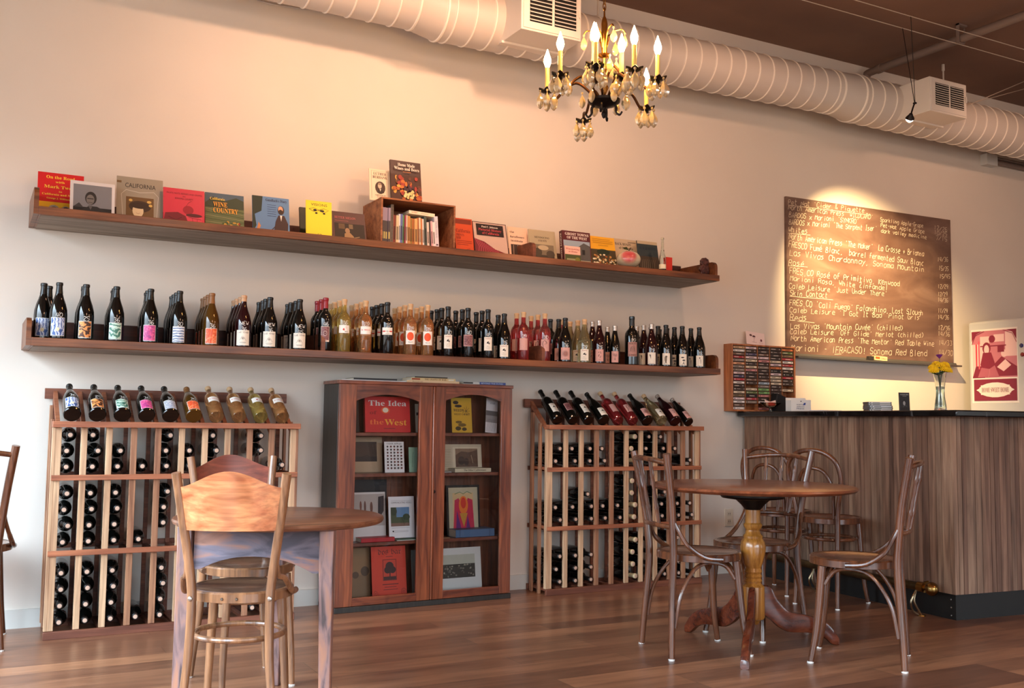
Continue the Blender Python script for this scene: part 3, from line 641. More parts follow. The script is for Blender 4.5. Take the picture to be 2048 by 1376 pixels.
# ================================================================ CHAIRS AND TABLES
GLIDE = mat((214, 212, 206), .4)
def chair(kind, label, x, y, face, group=None, sz=.43, wood_=None, seatm=None):
    wd = wood_ or W_chair; st = seatm or W_seat
    a = math.atan2(face[1], face[0])-PI/2
    t = thing('cafe_chair', label, 'chair', (x, y, 0), (0, 0, a), group)
    rs = .182; lr = .0155
    mb = MB(); mb.lathe([(0, sz-.034), (rs-.012, sz-.034), (rs-.004, sz-.03), (rs, sz-.02), (rs, sz-.006), (rs-.004, sz-.001), (rs-.016, sz), (rs-.024, sz-.004), (0, sz-.006)], st, 40); mb.build('seat', t)
    mb = MB(); mb.lathe([(rs-.02, sz-.0345), (rs+.001, sz-.031), (rs+.0015, sz-.005), (rs-.003, sz+.0005), (rs-.015, sz+.001)], wd, 40, cap=False); mb.build('seat_rim', t)
    loop = kind == 'loop'
    if loop: hb, bt = [(.135, -.195, 0), (.125, -.165, sz-.1), (.128, -.17, sz+.02)], None
    else: hb = [(.165, -.20, 0), (.155, -.195, .1), (.138, -.185, .26), (.132, -.178, sz-.04), (.138, -.18, sz+.05), (.158, -.198, .66), (.186, -.232, .855)]
    legs = []
    for s in (-1, 1):
        pts = cr([(s*p[0], p[1], p[2]) for p in hb], 6)
        mb = MB(); mb.tube(pts, [lr*(.85+.2*min(1, p.z/.4)) for p in pts], wd, 12); l = mb.build('back_post' if not loop else 'leg', t)
        mb = MB(); mb.lathe([(.013, 0), (.014, .004), (.013, .008)], GLIDE, 10, (s*hb[0][0], hb[0][1], .0)); mb.build('glide', l)
        fp = [(s*.155, .165, 0), (s*.14, .14, .15), (s*.122, .118, sz-.035)]
        if kind == 'panel': fp[0] = (s*.145, .15, 0)
        mb = MB(); pts = cr(fp, 6); mb.tube(pts, [lr*(.8+.35*p.z/.4) for p in pts], wd, 12); l = mb.build('leg', t)
        mb = MB(); mb.lathe([(.013, 0), (.014, .004), (.013, .008)], GLIDE, 10, (fp[0][0], fp[0][1], .0)); mb.build('glide', l)
        if not loop:
            mb = MB(); mb.tube(cr([(s*.152, -.185, .57), (s*.158, -.165, .53), (s*.175, -.13, sz+.04), (s*.188, -.06, sz-.008), (s*.19, .02, sz-.018)], 6), [.009]*12+[.0105]*13, wd, 10); mb.build('bracket', t)
        if kind == 'spindle':
            mb = MB(); mb.tube(cr([(s*.152, -.178, .13), (s*.146, -.15, .26), (s*.13, -.08, .365), (s*.11, .0, sz-.042), (s*.115, .07, .375), (s*.128, .108, .32)], 6), .0085, wd, 10); mb.build('arch_brace', t)
    if kind == 'spindle':
        mb = MB(); mb.tube(cr([(-.128, .118, .32), (-.09, .1, .375), (0, .09, sz-.04), (.09, .1, .375), (.128, .118, .32)], 6), .0085, wd, 10); mb.build('arch_brace', t)
        tr = cr([(-.178, -.222, .815), (-.09, -.262, .828), (0, -.275, .832), (.09, -.262, .828), (.178, -.222, .815)], 6)
        mb = MB(); mb.tube(tr, .0115, wd, 12); mb.build('top_rail', t)
        br = cr([(-.146, -.187, .545), (-.075, -.215, .548), (0, -.224, .55), (.075, -.215, .548), (.146, -.187, .545)], 6)
        mb = MB(); mb.tube(br, .0105, wd, 12); mb.build('bottom_rail', t)
        for f in (-.45, 0, .45):
            A = Vector((f*.15/.5*.5, -.224+abs(f)*.02, .552)); B = Vector((f*.19, -.275+abs(f)*.02, .83)); pts = []; rr = []
            for i in range(25):
                q = i/24; pts.append(tuple(A.lerp(B, q))); rr.append(.0075+(.0035 if i in (6, 18) else .0012*math.sin(PI*(i % 12)/12)))
            mb = MB(); mb.tube(pts, rr, wd, 10); mb.build('spindle', t)
    if kind in ('panel', 'loop'):
        z = .325 if kind == 'panel' else sz-.12; r = .158 if kind == 'panel' else .155
        mb = MB(); mb.tube([(r*math.cos(q), r*math.sin(q)*.95-.015, z) for q in [2*PI*k/36 for k in range(36)]], .0095, wd, 10, closed=True); mb.build('stretcher_ring', t)
    if kind == 'panel':
        mb = MB(); n = 20; rows = []
        for th in (0, .007):
            for i in range(n+1):
                u = -1+2*i/n; bow = .038*(1-u*u)
                for z, fx in ((.675, .155), (.71, .160), (.76, .167), (.81+.052*(math.cos(u*PI)*.5+.5)**.8, .175)):
                    yy = -.187-(z-.55)*.17-bow-th+.006; rows.append((u*fx, yy, z))
        k = 4; N = (n+1)*k; fs = []
        for i in range(n):
            for j in range(k-1):
                a0 = i*k+j; fs.append((a0, a0+k, a0+k+1, a0+1)); fs.append((N+a0, N+a0+1, N+a0+k+1, N+a0+k))
            fs.append((i*k+k-1, i*k+2*k-1, N+i*k+2*k-1, N+i*k+k-1)); fs.append((i*k, N+i*k, N+i*k+k, i*k+k))
        fs += [(j, j+1, N+j+1, N+j) for j in range(k-1)]+[(n*k+j+1, n*k+j, N+n*k+j, N+n*k+j+1) for j in range(k-1)]
        mb.add(rows, fs, W_panel if label.startswith('pale') else W_panelr); mb.build('back_panel', t)
        mb = MB()
        for xx in (-.03, .02): mb.M = Matrix.Translation((xx, -rs-.001, sz-.018)) @ Matrix.Rotation(PI/2, 4, 'X'); mb.lathe([(.005, 0), (.0035, .003), (0, .003)], mat((120, 110, 100), .3, 1), 10)
        mb.build('bolt', t)
        for s in (-1, 1):
            mb = MB(); mb.M = Matrix.Translation((s*.134, -.193, sz-.015)) @ Matrix.Rotation(PI/2, 4, 'X'); mb.lathe([(.008, 0), (.007, .004), (.003, .006), (0, .006)], mat((170, 160, 150), .3, 1), 12); mb.build('bolt', t)
    if loop:
        o = [(-.128, -.17, sz+.0), (-.14, -.178, sz+.08), (-.168, -.20, .70), (-.15, -.222, .80), (-.085, -.235, .853), (0, -.24, .868), (.085, -.235, .853), (.15, -.222, .80), (.168, -.20, .70), (.14, -.178, sz+.08), (.128, -.17, sz)]
        mb = MB(); mb.tube(cr(o, 6), .0135, wd, 12); mb.build('outer_loop', t)
        o = [(-.10, -.155, sz), (-.105, -.17, sz+.1), (-.11, -.19, .66), (-.07, -.212, .745), (0, -.22, .768), (.07, -.212, .745), (.11, -.19, .66), (.105, -.17, sz+.1), (.10, -.155, sz)]
        mb = MB(); mb.tube(cr(o, 6), .0105, wd, 12); mb.build('inner_loop', t)
    return t
pc1 = chair('panel', 'pale cherry panel-backed bentwood chair, nearest the camera', .80, 3.262, (.42, .91), 'panel-backed chairs at the worn farm table', .475, W_chl, W_seatd)
pc2 = chair('panel', 'red-brown panel-backed chair beyond the worn farm table, seat tucked under it', .963, 3.84, (.1, -.99), 'panel-backed chairs at the worn farm table', .455, W_chl, W_seatd)
pc1.scale = (.88, .9, .955); pc2.scale = (.9, .9, .97)
g3 = 'spindle-backed bentwood chairs'
chair('spindle', 'dark spindle-backed chair left of the pedestal table, in front of the right rack', 2.86, 3.54, (.97, -.24), g3)
chair('spindle', 'dark spindle-backed chair right of the pedestal table, nearest the bar', 3.351, 3.115, (-.62, .78), g3)
chair('spindle', 'dark spindle-backed chair behind the pedestal table', 3.33, 3.72, (-.96, -.27), g3)
chair('spindle', 'dark spindle-backed chair cut off by the left edge of the photo', .03, 4.985, (.08, 1), g3)
lc1 = chair('loop', 'loop-backed bentwood chair against the bar, the one farther from the camera', 4.33, 4.575, (.95, .3), 'loop-backed chairs along the bar', .49)
lc2 = chair('loop', 'loop-backed bentwood chair against the bar, the one nearer the camera', 4.275, 4.14, (.95, .3), 'loop-backed chairs along the bar', .49)
lc1.scale = lc2.scale = (.92, .92, .975)
# pedestal table
tx, ty, tz = 3.10, 3.46, .715
pt = thing('pedestal_table', 'round brown pedestal table with a turned golden column', 'table', (tx, ty, 0))
mb = MB(); mb.lathe([(0, tz-.024), (.42, tz-.024), (.44, tz-.02), (.45, tz-.011), (.446, tz-.003), (.438, tz), (0, tz)], W_tab, 72); mb.build('table_top', pt)
mb = MB(); mb.lathe([(.03, .60), (.05, .625), (.075, .648), (.135, .656), (.142, .664), (.142, .6905), (.03, .6905)], IRON, 32); mb.build('mounting_plate', pt)
mb = MB(); mb.lathe([(.0, .10), (.02, .105), (.035, .125), (.046, .13), (.05, .14), (.05, .27), (.044, .275), (.034, .285), (.04, .295), (.034, .305), (.04, .315), (.034, .325), (.04, .335), (.034, .35), (.042, .37), (.053, .41), (.056, .44), (.052, .465), (.042, .48), (.044, .49), (.034, .50), (.03, .515), (.04, .53), (.042, .54), (.034, .548), (.033, .58), (.034, .61), (.04, .635), (.05, .648), (.06, .66), (.03, .662)], W_ped, 32); mb.build('turned_column', pt)
fc = [(2.809, 3.187), (3.056, 3.848), (3.46, 3.363)]
for fx, fy in fc:
    d = Vector((fx-tx, fy-ty, 0)).normalized(); s = Vector((-d.y, d.x, 0)); rings_ = []
    key = [(.04, .275, .145), (.08, .265, .12), (.115, .21, .09), (.165, .16, .065), (.225, .145, .06), (.285, .13, .055), (.34, .11, .035), (.375, .085, .006), (.395, .06, .0), (.41, .035, .0)]
    pr = cr([(a, b, c) for a, b, c in key], 4)
    for p in pr:
        a, b, c = p; w_ = .018; mid = (b+c)/2; h = (b-c)/2
        rings_.append([tuple(Vector((0, 0, mid+h*abs(math.sin(q))**.5*(1 if math.sin(q) > 0 else -1)))+d*a+s*w_*abs(math.cos(q))**.5*(1 if math.cos(q) > 0 else -1)) for q in [2*PI*k/12 for k in range(12)]])
    mb = MB(); mb.rings(rings_, W_tabd); mb.build('curved_foot', pt)
# worn farm table
Fh = Vector((math.sin(YAW), math.cos(YAW), 0)); Rh = Vector((math.cos(YAW), -math.sin(YAW), 0))
fp = lambda l, f: Fh*f+Rh*l
tc_ = fp(-.795, 3.52); TZ = .648
ft = thing('farm_table', 'small worn table with a round plank top and grey-painted apron', 'table', (tc_.x, tc_.y, 0))
mb = MB(); mb.M = Matrix.Translation((0, 0, 0)) @ Matrix.Rotation(.3, 4, 'Z'); mb.lathe([(0, TZ-.022), (.346, TZ-.022), (.354, TZ-.018), (.357, TZ-.01), (.354, TZ-.003), (.347, TZ), (0, TZ)], W_tabl, 64); mb.build('table_top', ft)
lp = [fp(-1.065, 3.36), fp(-.588, 3.29), fp(-.86, 3.80)]
for i, p in enumerate(lp):
    o = (p-tc_).normalized()*.01; T = Matrix.Rotation(math.atan2(Rh.y, Rh.x), 4, 'Z'); mb = MB(); rs_ = []
    for z, h, k in ((0, .017, 1), (.45, .022, .2), (TZ-.023, .024, 0)):
        rs_.append([tuple(Vector((p.x, p.y, z))+o*k+T @ Vector((sx*h, sy*h, 0))) for sx, sy in ((-1, -1), (1, -1), (1, 1), (-1, 1))])
    mb.rings(rs_, W_oldleg); mb.build('leg', ft, world=True, bevel=.003)
for i, (a, b) in enumerate(((0, 1), (1, 2), (2, 0))):
    A, B = lp[a], lp[b]; d = (B-A).normalized(); n_ = Vector((d.y, -d.x, 0)); A2, B2_ = A+d*.027, B-d*.027; n = 20; vs = []
    for off in (-.016, .0):
        for k in range(n+1):
            q = k/n; P_ = A2.lerp(B2_, q)+n_*off; e = abs(q-.5)*2; zb = .485 if e > .9 else .485+.047*(1-(e/.9)**2.2)
            vs += [(P_.x, P_.y, zb), (P_.x, P_.y, TZ-.023)]
    N = 2*(n+1); fs = []
    for k in range(n):
        j = 2*k; fs += [(j, j+2, j+3, j+1), (N+j, N+j+1, N+j+3, N+j+2), (j, N+j, N+j+2, j+2), (j+1, j+3, N+j+3, N+j+1)]
    fs += [(0, 1, N+1, N), (2*n, N+2*n, N+2*n+1, 2*n+1)]
    mb = MB(); mb.add(vs, fs, W_old); mb.build('apron', ft, world=True)
# ================================================================ BOTTLES
PB = [(.0, 0), (.035, 0), (.038, .004), (.038, .108), (.0365, .13), (.030, .158), (.0215, .182), (.0155, .203), (.0130, .225), (.0126, .240), (.0144, .242), (.0144, .251), (.0125, .254), (0, .254)]
PX = [(.0, 0), (.032, 0), (.0345, .004), (.0345, .160), (.033, .175), (.026, .190), (.0165, .201), (.0130, .212), (.0124, .256), (.0140, .258), (.0140, .268), (.012, .271), (0, .271)]
PS = [(.0, 0), (.029, 0), (.031, .004), (.031, .10), (.028, .125), (.0185, .165), (.0135, .195), (.0125, .215), (.0145, .217), (.0145, .226), (.011, .229), (0, .229)]
def scl(P, a, b): return [(r*a, z*b) for r, z in P]
def rad(P, z):
    for (r0, z0), (r1, z1) in zip(P[1:], P[2:]):
        if z0 <= z <= z1 and z1 > z0: return r0+(r1-r0)*(z-z0)/(z1-z0)
    return P[-2][0]
BME = {}
def meshes(key, P, glass, cap, capz, cork):
    """body mesh and capsule mesh, shared by every bottle of the kind"""
    k = (key, glass.name, cap and cap.name, cork)
    if k in BME: return BME[k]
    mb = MB(); mb.lathe(P, glass, 22, cap=False); b = mb.build('glass_body')
    top = P[-1][1]; mb = MB()
    if cork: mb.lathe([(.0, top-.03), (rad(P, top-.03)+.0004, top-.03)]+[(rad(P, z)+.0007, z) for z in (top-.025, top-.018, top-.0135)]+[(.0150, top-.012), (.0150, top-.002), (.012, top+.0008), (0, top+.001)], cap, 16, cap=False)
    else: mb.lathe([(rad(P, z)+.0006, z) for z in [capz+(top-.014-capz)*i/6 for i in range(7)]]+[(.0151, top-.012), (.0151, top-.002), (.012, top+.0008), (0, top+.001)], cap, 18, cap=False)
    c = mb.build('capsule'); r = (b.data, c.data); bpy.data.objects.remove(b); bpy.data.objects.remove(c); BME[k] = r; return r
def child(name, me, par):
    o = bpy.data.objects.new(name, me); col.objects.link(o); o.parent = par; return o
def wrapfn(P, W, z0, rot=0):
    def f(u, v, l):
        z = z0+v; r = rad(P, z)+.0005+l; a = (u-W/2)/r+rot; return (r*math.sin(a), -r*math.cos(a), z)
    return f
LBL = {}
def label_mesh(key, P, shapes, W, H, z0, rot=0):
    k = (key, W, H, z0)
    if k in LBL: return LBL[k]
    mb = MB(); art(mb, shapes, W, H, wrapfn(P, W, z0, rot), .0003, 10); o = mb.build('label'); LBL[k] = o.data; bpy.data.objects.remove(o); return LBL[k]
def price_mesh(P, lines, z0, rot=.15):
    mb = MB(); W = .05; sh = []
    for i, (s, y) in enumerate(lines): sh.append(('h', s, .5-.5*min(1, len(s)*.3), y, min(1, len(s)*.3), .30, .0017, (240, 240, 235)))
    art(mb, sh, W, .06, wrapfn(P, W, z0, rot), .0006); o = mb.build('price_writing'); m = o.data; bpy.data.objects.remove(o); return m
def pm(name, stops, scale, dist=2, st=(1, 1, 1)): return blotch(name, stops, scale, dist, .5, 5, st)
def waves(name, a, b, scale, dist, kind='BANDS', d='Z'):
    m, nt, bs = newmat(name); wv = nt.nodes.new('ShaderNodeTexWave'); wv.wave_type = kind
    if kind == 'BANDS': wv.bands_direction = d
    wv.inputs['Scale'].default_value = scale; wv.inputs['Distortion'].default_value = dist; wv.inputs['Detail'].default_value = 3; wv.inputs['Detail Scale'].default_value = 2
    nt.links.new(coords(nt, (1, 1, 1)), wv.inputs['Vector']); nt.links.new(ramp(nt, wv.outputs[0], [(.25, a), (.6, b)]), bs.inputs['Base Color']); bs.inputs['Roughness'].default_value = .5; return m
IV = (232, 226, 212); PK = (206, 158, 150); RED = (196, 48, 44); DK = (40, 34, 34); MAR = (112, 54, 56)
M_blue = waves('blue_swirl_print', (58, 88, 150), (196, 206, 226), 22, 9, 'BANDS', 'X'); M_ag = waves('agate_print', (60, 30, 20), (226, 150, 84), 16, 12, 'RINGS')
M_gr = waves('green_spiral_print', (56, 116, 98), (186, 212, 196), 20, 9, 'RINGS'); M_pk = pm('pink_map_print', [(.35, (150, 60, 130)), (.5, (214, 76, 140)), (.7, (240, 130, 170))], 60)
M_st = waves('blue_stripe_print', (90, 112, 150), (214, 220, 228), 26, 3, 'BANDS', 'Z'); M_or = pm('orange_print', [(.35, (206, 70, 40)), (.55, (236, 110, 60)), (.72, (246, 190, 150))], 40)
M_mar = pm('maroon_print', [(.4, (92, 40, 46)), (.6, (150, 104, 104))], 120); M_drk = pm('dark_leaf_print', [(.45, IV), (.55, (60, 60, 60))], 70)
def swirl(cx, cy, r, turns=2.5, n=40): return [(cx+r*i/n*math.cos(turns*2*PI*i/n), cy+r*i/n*math.sin(turns*2*PI*i/n)) for i in range(n+1)]
def framed(m): return [('r', 0, 0, 1, 1, (226, 226, 222)), ('r', .03, .025, .97, .975, m)]
def vivas(): return [('r', 0, 0, 1, 1, IV), ('h', 'LAS VIVAS', .12, .8, .8, .10, .0012, DK), ('l', swirl(.5, .5, .13, 2), .0009, DK), ('e', .5, .47, .04, .05, (120, 110, 96)), ('l', [(.25, .3), (.4, .52)], .0008, DK), ('l', [(.75, .3), (.6, .52)], .0008, DK), ('r', .25, .19, .75, .21, (120, 116, 108)), ('r', .3, .13, .7, .145, (120, 116, 108))]
def marioni(): return [('r', 0, 0, 1, 1, IV), ('t', serif('MARIONI'), .18, .84, .82, .08, (150, 60, 56)), ('e', .45, .58, .10, .07, DK), ('e', .62, .52, .09, .06, (90, 84, 80)), ('e', .52, .64, .06, .05, (70, 70, 64)), ('l', [(.3, .5), (.5, .56), (.72, .62)], .001, DK), ('t', 'MERLOT', .32, .3, .68, .045, DK), ('r', .25, .2, .75, .215, (140, 130, 120)), ('r', .3, .12, .7, .135, (140, 130, 120))]
def sunl(): return [('r', 0, 0, 1, 1, PK), ('e', .5, .5, .2, .15, (176, 120, 110))]+[('l', [(.5+.22*math.cos(a), .5+.17*math.sin(a)), (.5+.36*math.cos(a), .5+.28*math.sin(a))], .0014, DK) for a in [2*PI*k/16 for k in range(16)]]+[('l', [(.5+.2*math.cos(a), .5+.15*math.sin(a)) for a in [2*PI*k/20 for k in range(21)]], .0012, DK), ('e', .44, .53, .025, .02, DK), ('e', .56, .53, .025, .02, DK), ('l', [(.43, .43), (.5, .41), (.57, .43)], .001, DK), ('r', .3, .08, .7, .1, DK)]
def facel(): return [('r', 0, 0, 1, 1, PK), ('p', [(.25, 0), (.75, 0), (.72, .3), (.62, .45), (.7, .7), (.55, .86), (.35, .86), (.25, .7), (.3, .45), (.2, .25)], (176, 126, 116)), ('l', [(.3, .86), (.22, .6), (.3, .35), (.2, .1)], .003, (66, 58, 58)), ('l', [(.4, .9), (.6, .86), (.74, .66)], .003, (66, 58, 58)), ('l', [(.5, .62), (.46, .5), (.52, .48)], .001, DK), ('e', .44, .62, .03, .015, DK), ('e', .6, .62, .03, .015, DK), ('l', [(.46, .38), (.56, .38)], .0016, (150, 50, 50))]
def snakel(): return [('r', 0, 0, 1, 1, PK), ('l', [(.4, .75), (.6, .8), (.66, .65), (.45, .55), (.38, .42), (.6, .3), (.64, .45)], .004, (70, 60, 58)), ('e', .4, .75, .05, .035, (70, 60, 58)), ('r', .35, .12, .65, .14, DK)]
def curll(): return [('r', 0, 0, 1, 1, PK), ('l', swirl(.33, .66, .14, 1.5), .0014, DK), ('l', swirl(.67, .66, .14, -1.5), .0014, DK), ('l', [(.5, .8), (.5, .2)], .0016, DK), ('l', swirl(.5, .26, .1, 1.5), .0012, DK)]
def birdl(k=0): return [('r', 0, 0, 1, 1, IV)]+[[('p', [(.25, .75), (.4, .8), (.6, .55), (.8, .25), (.55, .3), (.4, .45)], (96, 92, 90)), ('e', .3, .78, .07, .05, (96, 92, 90))], [('e', .45, .5, .16, .28, (120, 110, 96)), ('e', .55, .7, .1, .08, (70, 66, 60)), ('p', [(.3, .1), (.6, .1), (.5, .4)], (90, 82, 66))], [('e', .45, .7, .2, .06, (60, 60, 60)), ('e', .6, .45, .18, .08, (90, 90, 90)), ('p', [(.4, .1), (.7, .1), (.6, .35)], (96, 96, 100))], [('p', [(.3, .1), (.65, .2), (.7, .6), (.5, .85), (.35, .6)], (130, 126, 120)), ('e', .5, .78, .09, .07, (100, 96, 92))]][k]+[('r', .2, .04, .8, .055, DK)]
def circl(): return [('r', 0, 0, 1, 1, (240, 236, 228)), ('e', .5, .58, .36, .31, (226, 84, 40)), ('t', serif('FRES.CO'), .26, .12, .74, .07, DK)]
def animal(c=RED): return [('r', 0, 0, 1, 1, (240, 236, 228)), ('p', [(.35, .38), (.42, .62), (.5, .55), (.62, .78), (.74, .8), (.72, .6), (.86, .45), (.8, .34), (.5, .3)], c), ('t', serif('FRES.CO'), .55, .12, .85, .14, DK), ('l', [(.04, .06), (.96, .06)], .001, (214, 190, 120))]
def frescol(): return [('r', 0, 0, 1, 1, (240, 236, 228)), ('t', serif('FRES.CO'), .34, .45, .92, .2, RED), ('l', swirl(.17, .55, .08, 2), .0012, RED), ('l', [(.04, .08), (.96, .08)], .001, (214, 190, 120))]
def stripl(): return [('r', 0, 0, 1, 1, (240, 236, 228)), ('r', .02, .4, .98, .56, (206, 60, 56)), ('r', .32, .25, .68, .72, (240, 236, 228)), ('l', swirl(.5, .48, .13, 2), .001, DK), ('r', .3, .12, .7, .16, DK)]
def merlotl(): return [('r', 0, 0, 1, 1, (168, 124, 116)), ('t', serif('MERLOT'), .1, .84, .9, .11, DK), ('l', swirl(.5, .52, .26, 3.2, 60), .0012, DK), ('l', [(.2, .3), (.35, .6), (.65, .62), (.8, .3)], .0014, DK), ('t', serif('EL MARIONI'), .08, .05, .92, .1, DK)]
def crest(): return [('r', 0, 0, 1, 1, (214, 200, 190)), ('r', .05, .12, .95, .97, M_mar), ('e', .5, .55, .22, .16, (206, 190, 182)), ('e', .5, .55, .18, .13, (92, 40, 46)), ('l', [(.4, .6), (.5, .5), (.6, .6)], .0014, (206, 190, 182)), ('t', serif('MAZZOCCO'), .25, .03, .75, .05, DK)]
CB = mat((16, 16, 15), .3); CRD = mat((140, 22, 34), .3); CTAN = mat((196, 156, 120), .5); CAMB = mat((132, 88, 46), .4); CSIL = mat((190, 180, 170), .3, .6)
# kind: profile, glass, capsule, cork?, label (shapes, W, H, z0), description
K = {
 'hand': (PB, G_dark, CB, 0, (framed(M_blue)+[('l', [(.4, .95), (.4, .55), (.46, .45)], .0014, (230, 236, 244)), ('l', [(.5, .95), (.5, .52)], .0014, (230, 236, 244)), ('l', [(.6, .95), (.6, .55), (.55, .45)], .0014, (230, 236, 244)), ('e', .5, .35, .13, .11, (222, 214, 180))], .062, .082, .012), 'blue swirl and pale orb label'),
 'agate': (PB, G_dark, CB, 0, (framed(M_ag), .058, .076, .008), 'orange agate label'),
 'green': (PB, G_dark, CB, 0, (framed(M_gr)+[('l', swirl(.5, .5, .2, 3), .0014, (60, 110, 96))], .058, .076, .008), 'green spiral label'),
 'pink': (PB, G_dark, CB, 0, (framed(M_pk), .058, .074, .008), 'bright pink label'),
 'stripe': (PB, G_dark, CB, 0, (framed(M_st)+[('l', [(.3, .8), (.5, .5), (.7, .1)], .003, (236, 236, 240))], .058, .074, .008), 'blue and white striped label'),
 'amber': (PB, G_amb, CAMB, 0, (framed(M_or)+[('l', [(.2, .05), (.5, .95), (.8, .05)], .0016, (250, 210, 180)), ('l', [(.35, .05), (.5, .95), (.65, .05)], .0012, (250, 210, 180))], .058, .074, .008), 'orange fan label'),
 'vivas_red': (PB, G_red, CTAN, 1, (vivas(), .066, .074, .008), 'cream plant-drawing label and tan cork'),
 'vivas': (PB, G_dark, CB, 0, (vivas(), .066, .074, .008), 'cream plant-drawing label and black cap'),
 'redcap': (PX, G_dark, CRD, 0, (crest(), .045, .078, .045), 'maroon crest label and red wax cap'),
 'seal': (PX, G_gold, CORK, 1, (animal(), .058, .04, .095), 'white label with a small red animal, golden wine'),
 'fresco': (PX, G_rose, CORK, 1, (frescol(), .058, .04, .095), 'white label lettered in red, orange wine'),
 'strip': (PX, G_dark, CB, 0, (stripl(), .058, .038, .098), 'white and red band label on dark glass'),
 'circle': (PX, G_rose, CORK, 1, (circl(), .052, .072, .055), 'big orange circle label'),
 'marioni': (PX, G_dark, CB, 0, (marioni(), .046, .074, .042), 'tall ivory label with a small drawing'),
 'maroon': (PX, G_dark, CB, 0, ([('r', 0, 0, 1, 1, PK), ('r', .06, .05, .94, .95, M_mar)], .052, .062, .06), 'dusky maroon square label'),
 'flower': (PB, G_dark, CB, 0, (marioni(), .05, .066, .012), 'ivory flower label on a slope-shouldered bottle'),
 'rose': (PX, G_pink, CORK, 1, ([('r', 0, 0, 1, 1, PK), ('l', [(.2, .2), (.5, .3), (.8, .2)], .001, DK), ('l', [(.3, .14), (.6, .16)], .001, DK)], .048, .066, .055), 'plain pink label, rose wine'),
 'face': (PX, G_pink, CORK, 1, (facel(), .05, .066, .055), 'pink label with a drawn face, rose wine'),
 'sun': (PB, G_dark, CB, 0, (sunl(), .055, .07, .012), 'dusty pink sun-face label'),
 'white': (PB, G_pale, CORK, 1, (marioni(), .05, .066, .012), 'ivory label on pale wine'),
 'snake': (PB, G_red, CSIL, 1, (snakel(), .05, .07, .012), 'pink snake label under a wire-topped clear neck'),
 'curl': (PS, G_dark, CSIL, 1, (curll(), .044, .066, .01), 'small bottle, pink curl label and crown cap'),
 'magnum': (scl(PX, 1.24, 1.075), G_dark, CB, 0, (merlotl(), .056, .085, .05), 'large magnum with a brown lettered label'),
 'bird': (PB, G_red, CSIL, 1, (birdl(0), .05, .07, .01), 'white bird label under a clear crown-capped neck'),
 'birdb': (PB, G_dark, CB, 0, (birdl(1), .048, .07, .01), 'white label with a standing brown bird'),
 'birdc': (PB, G_dark, CB, 0, (birdl(2), .048, .07, .01), 'white label with two dark birds'),
 'birdd': (PB, G_dark, CB, 0, (birdl(3), .046, .066, .01), 'white label with one grey bird'),
}
def bottle(kind, loc, label, rot=(0, 0, 0), price=None, group=None, lab=True, name='wine_bottle', pz=None):
    P, gm, cm, ck, (sh, W, H, z0), _ = K[kind]
    bm, cmh = meshes(kind if P is K['magnum'][0] else id(P), P, gm, cm, P[-1][1]*.80, ck)
    t = thing(name, label, 'bottle', loc, rot, group); child('glass_body', bm, t); child('capsule', cmh, t)
    if lab: child('label', label_mesh(kind, P, sh, W, H, z0), t)
    if price:
        z = pz if pz is not None else z0+H-.004
        child('price_writing', price_mesh(P, price, z), t)
    return t
YB = 4.925
row = [('hand', 85, None, 0), ('hand', 116, '40', 0), ('agate', 170, '25', 2), ('green', 231, '36', 2), ('pink', 299.7, '36', 2), ('stripe', 358, '30', 3), ('amber', 422.5, '36', 3), ('vivas_red', 486.7, 'NEW 36', 3),
 ('vivas', 539.5, 'NEW 36', 3), ('vivas', 599, 'NEW 45', 3), ('redcap', 650.7, '46', 2), ('seal', 688, '36', 3), ('fresco', 731, '29', 3), ('strip', 774.6, '35', 3), ('circle', 820.7, '29', 3), ('circle', 855, '29', 2),
 ('marioni', 896, '30', 3), ('maroon', 936, '40', 2), ('marioni', 976, '45', 2), ('flower', 1008.6, '35', 1), ('rose', 1047, '29', 1), ('face', 1089.7, '30', 2), ('sun', 1130.6, '36', 1), ('white', 1169, '27', 2),
 ('snake', 1198.7, '25', 2), ('curl', 1229.9, '15', 1), ('magnum', 1263.8, '80', 0), ('bird', 1303, '29', 2), ('birdb', 1332, '35', 2), ('birdc', 1364.6, '29', 2), ('birdd', 1398.5, '35', 1)]
seen = {}
short = {'vivas_red': 'plant label and tan cork', 'vivas': 'plant label and black cap', 'seal': 'red animal label', 'snake': 'pink snake label', 'bird': 'bird label and clear neck', 'flower': 'ivory flower label', 'strip': 'red band label'}
ordn = ['directly behind', 'second behind', 'third behind']
dsc = {}
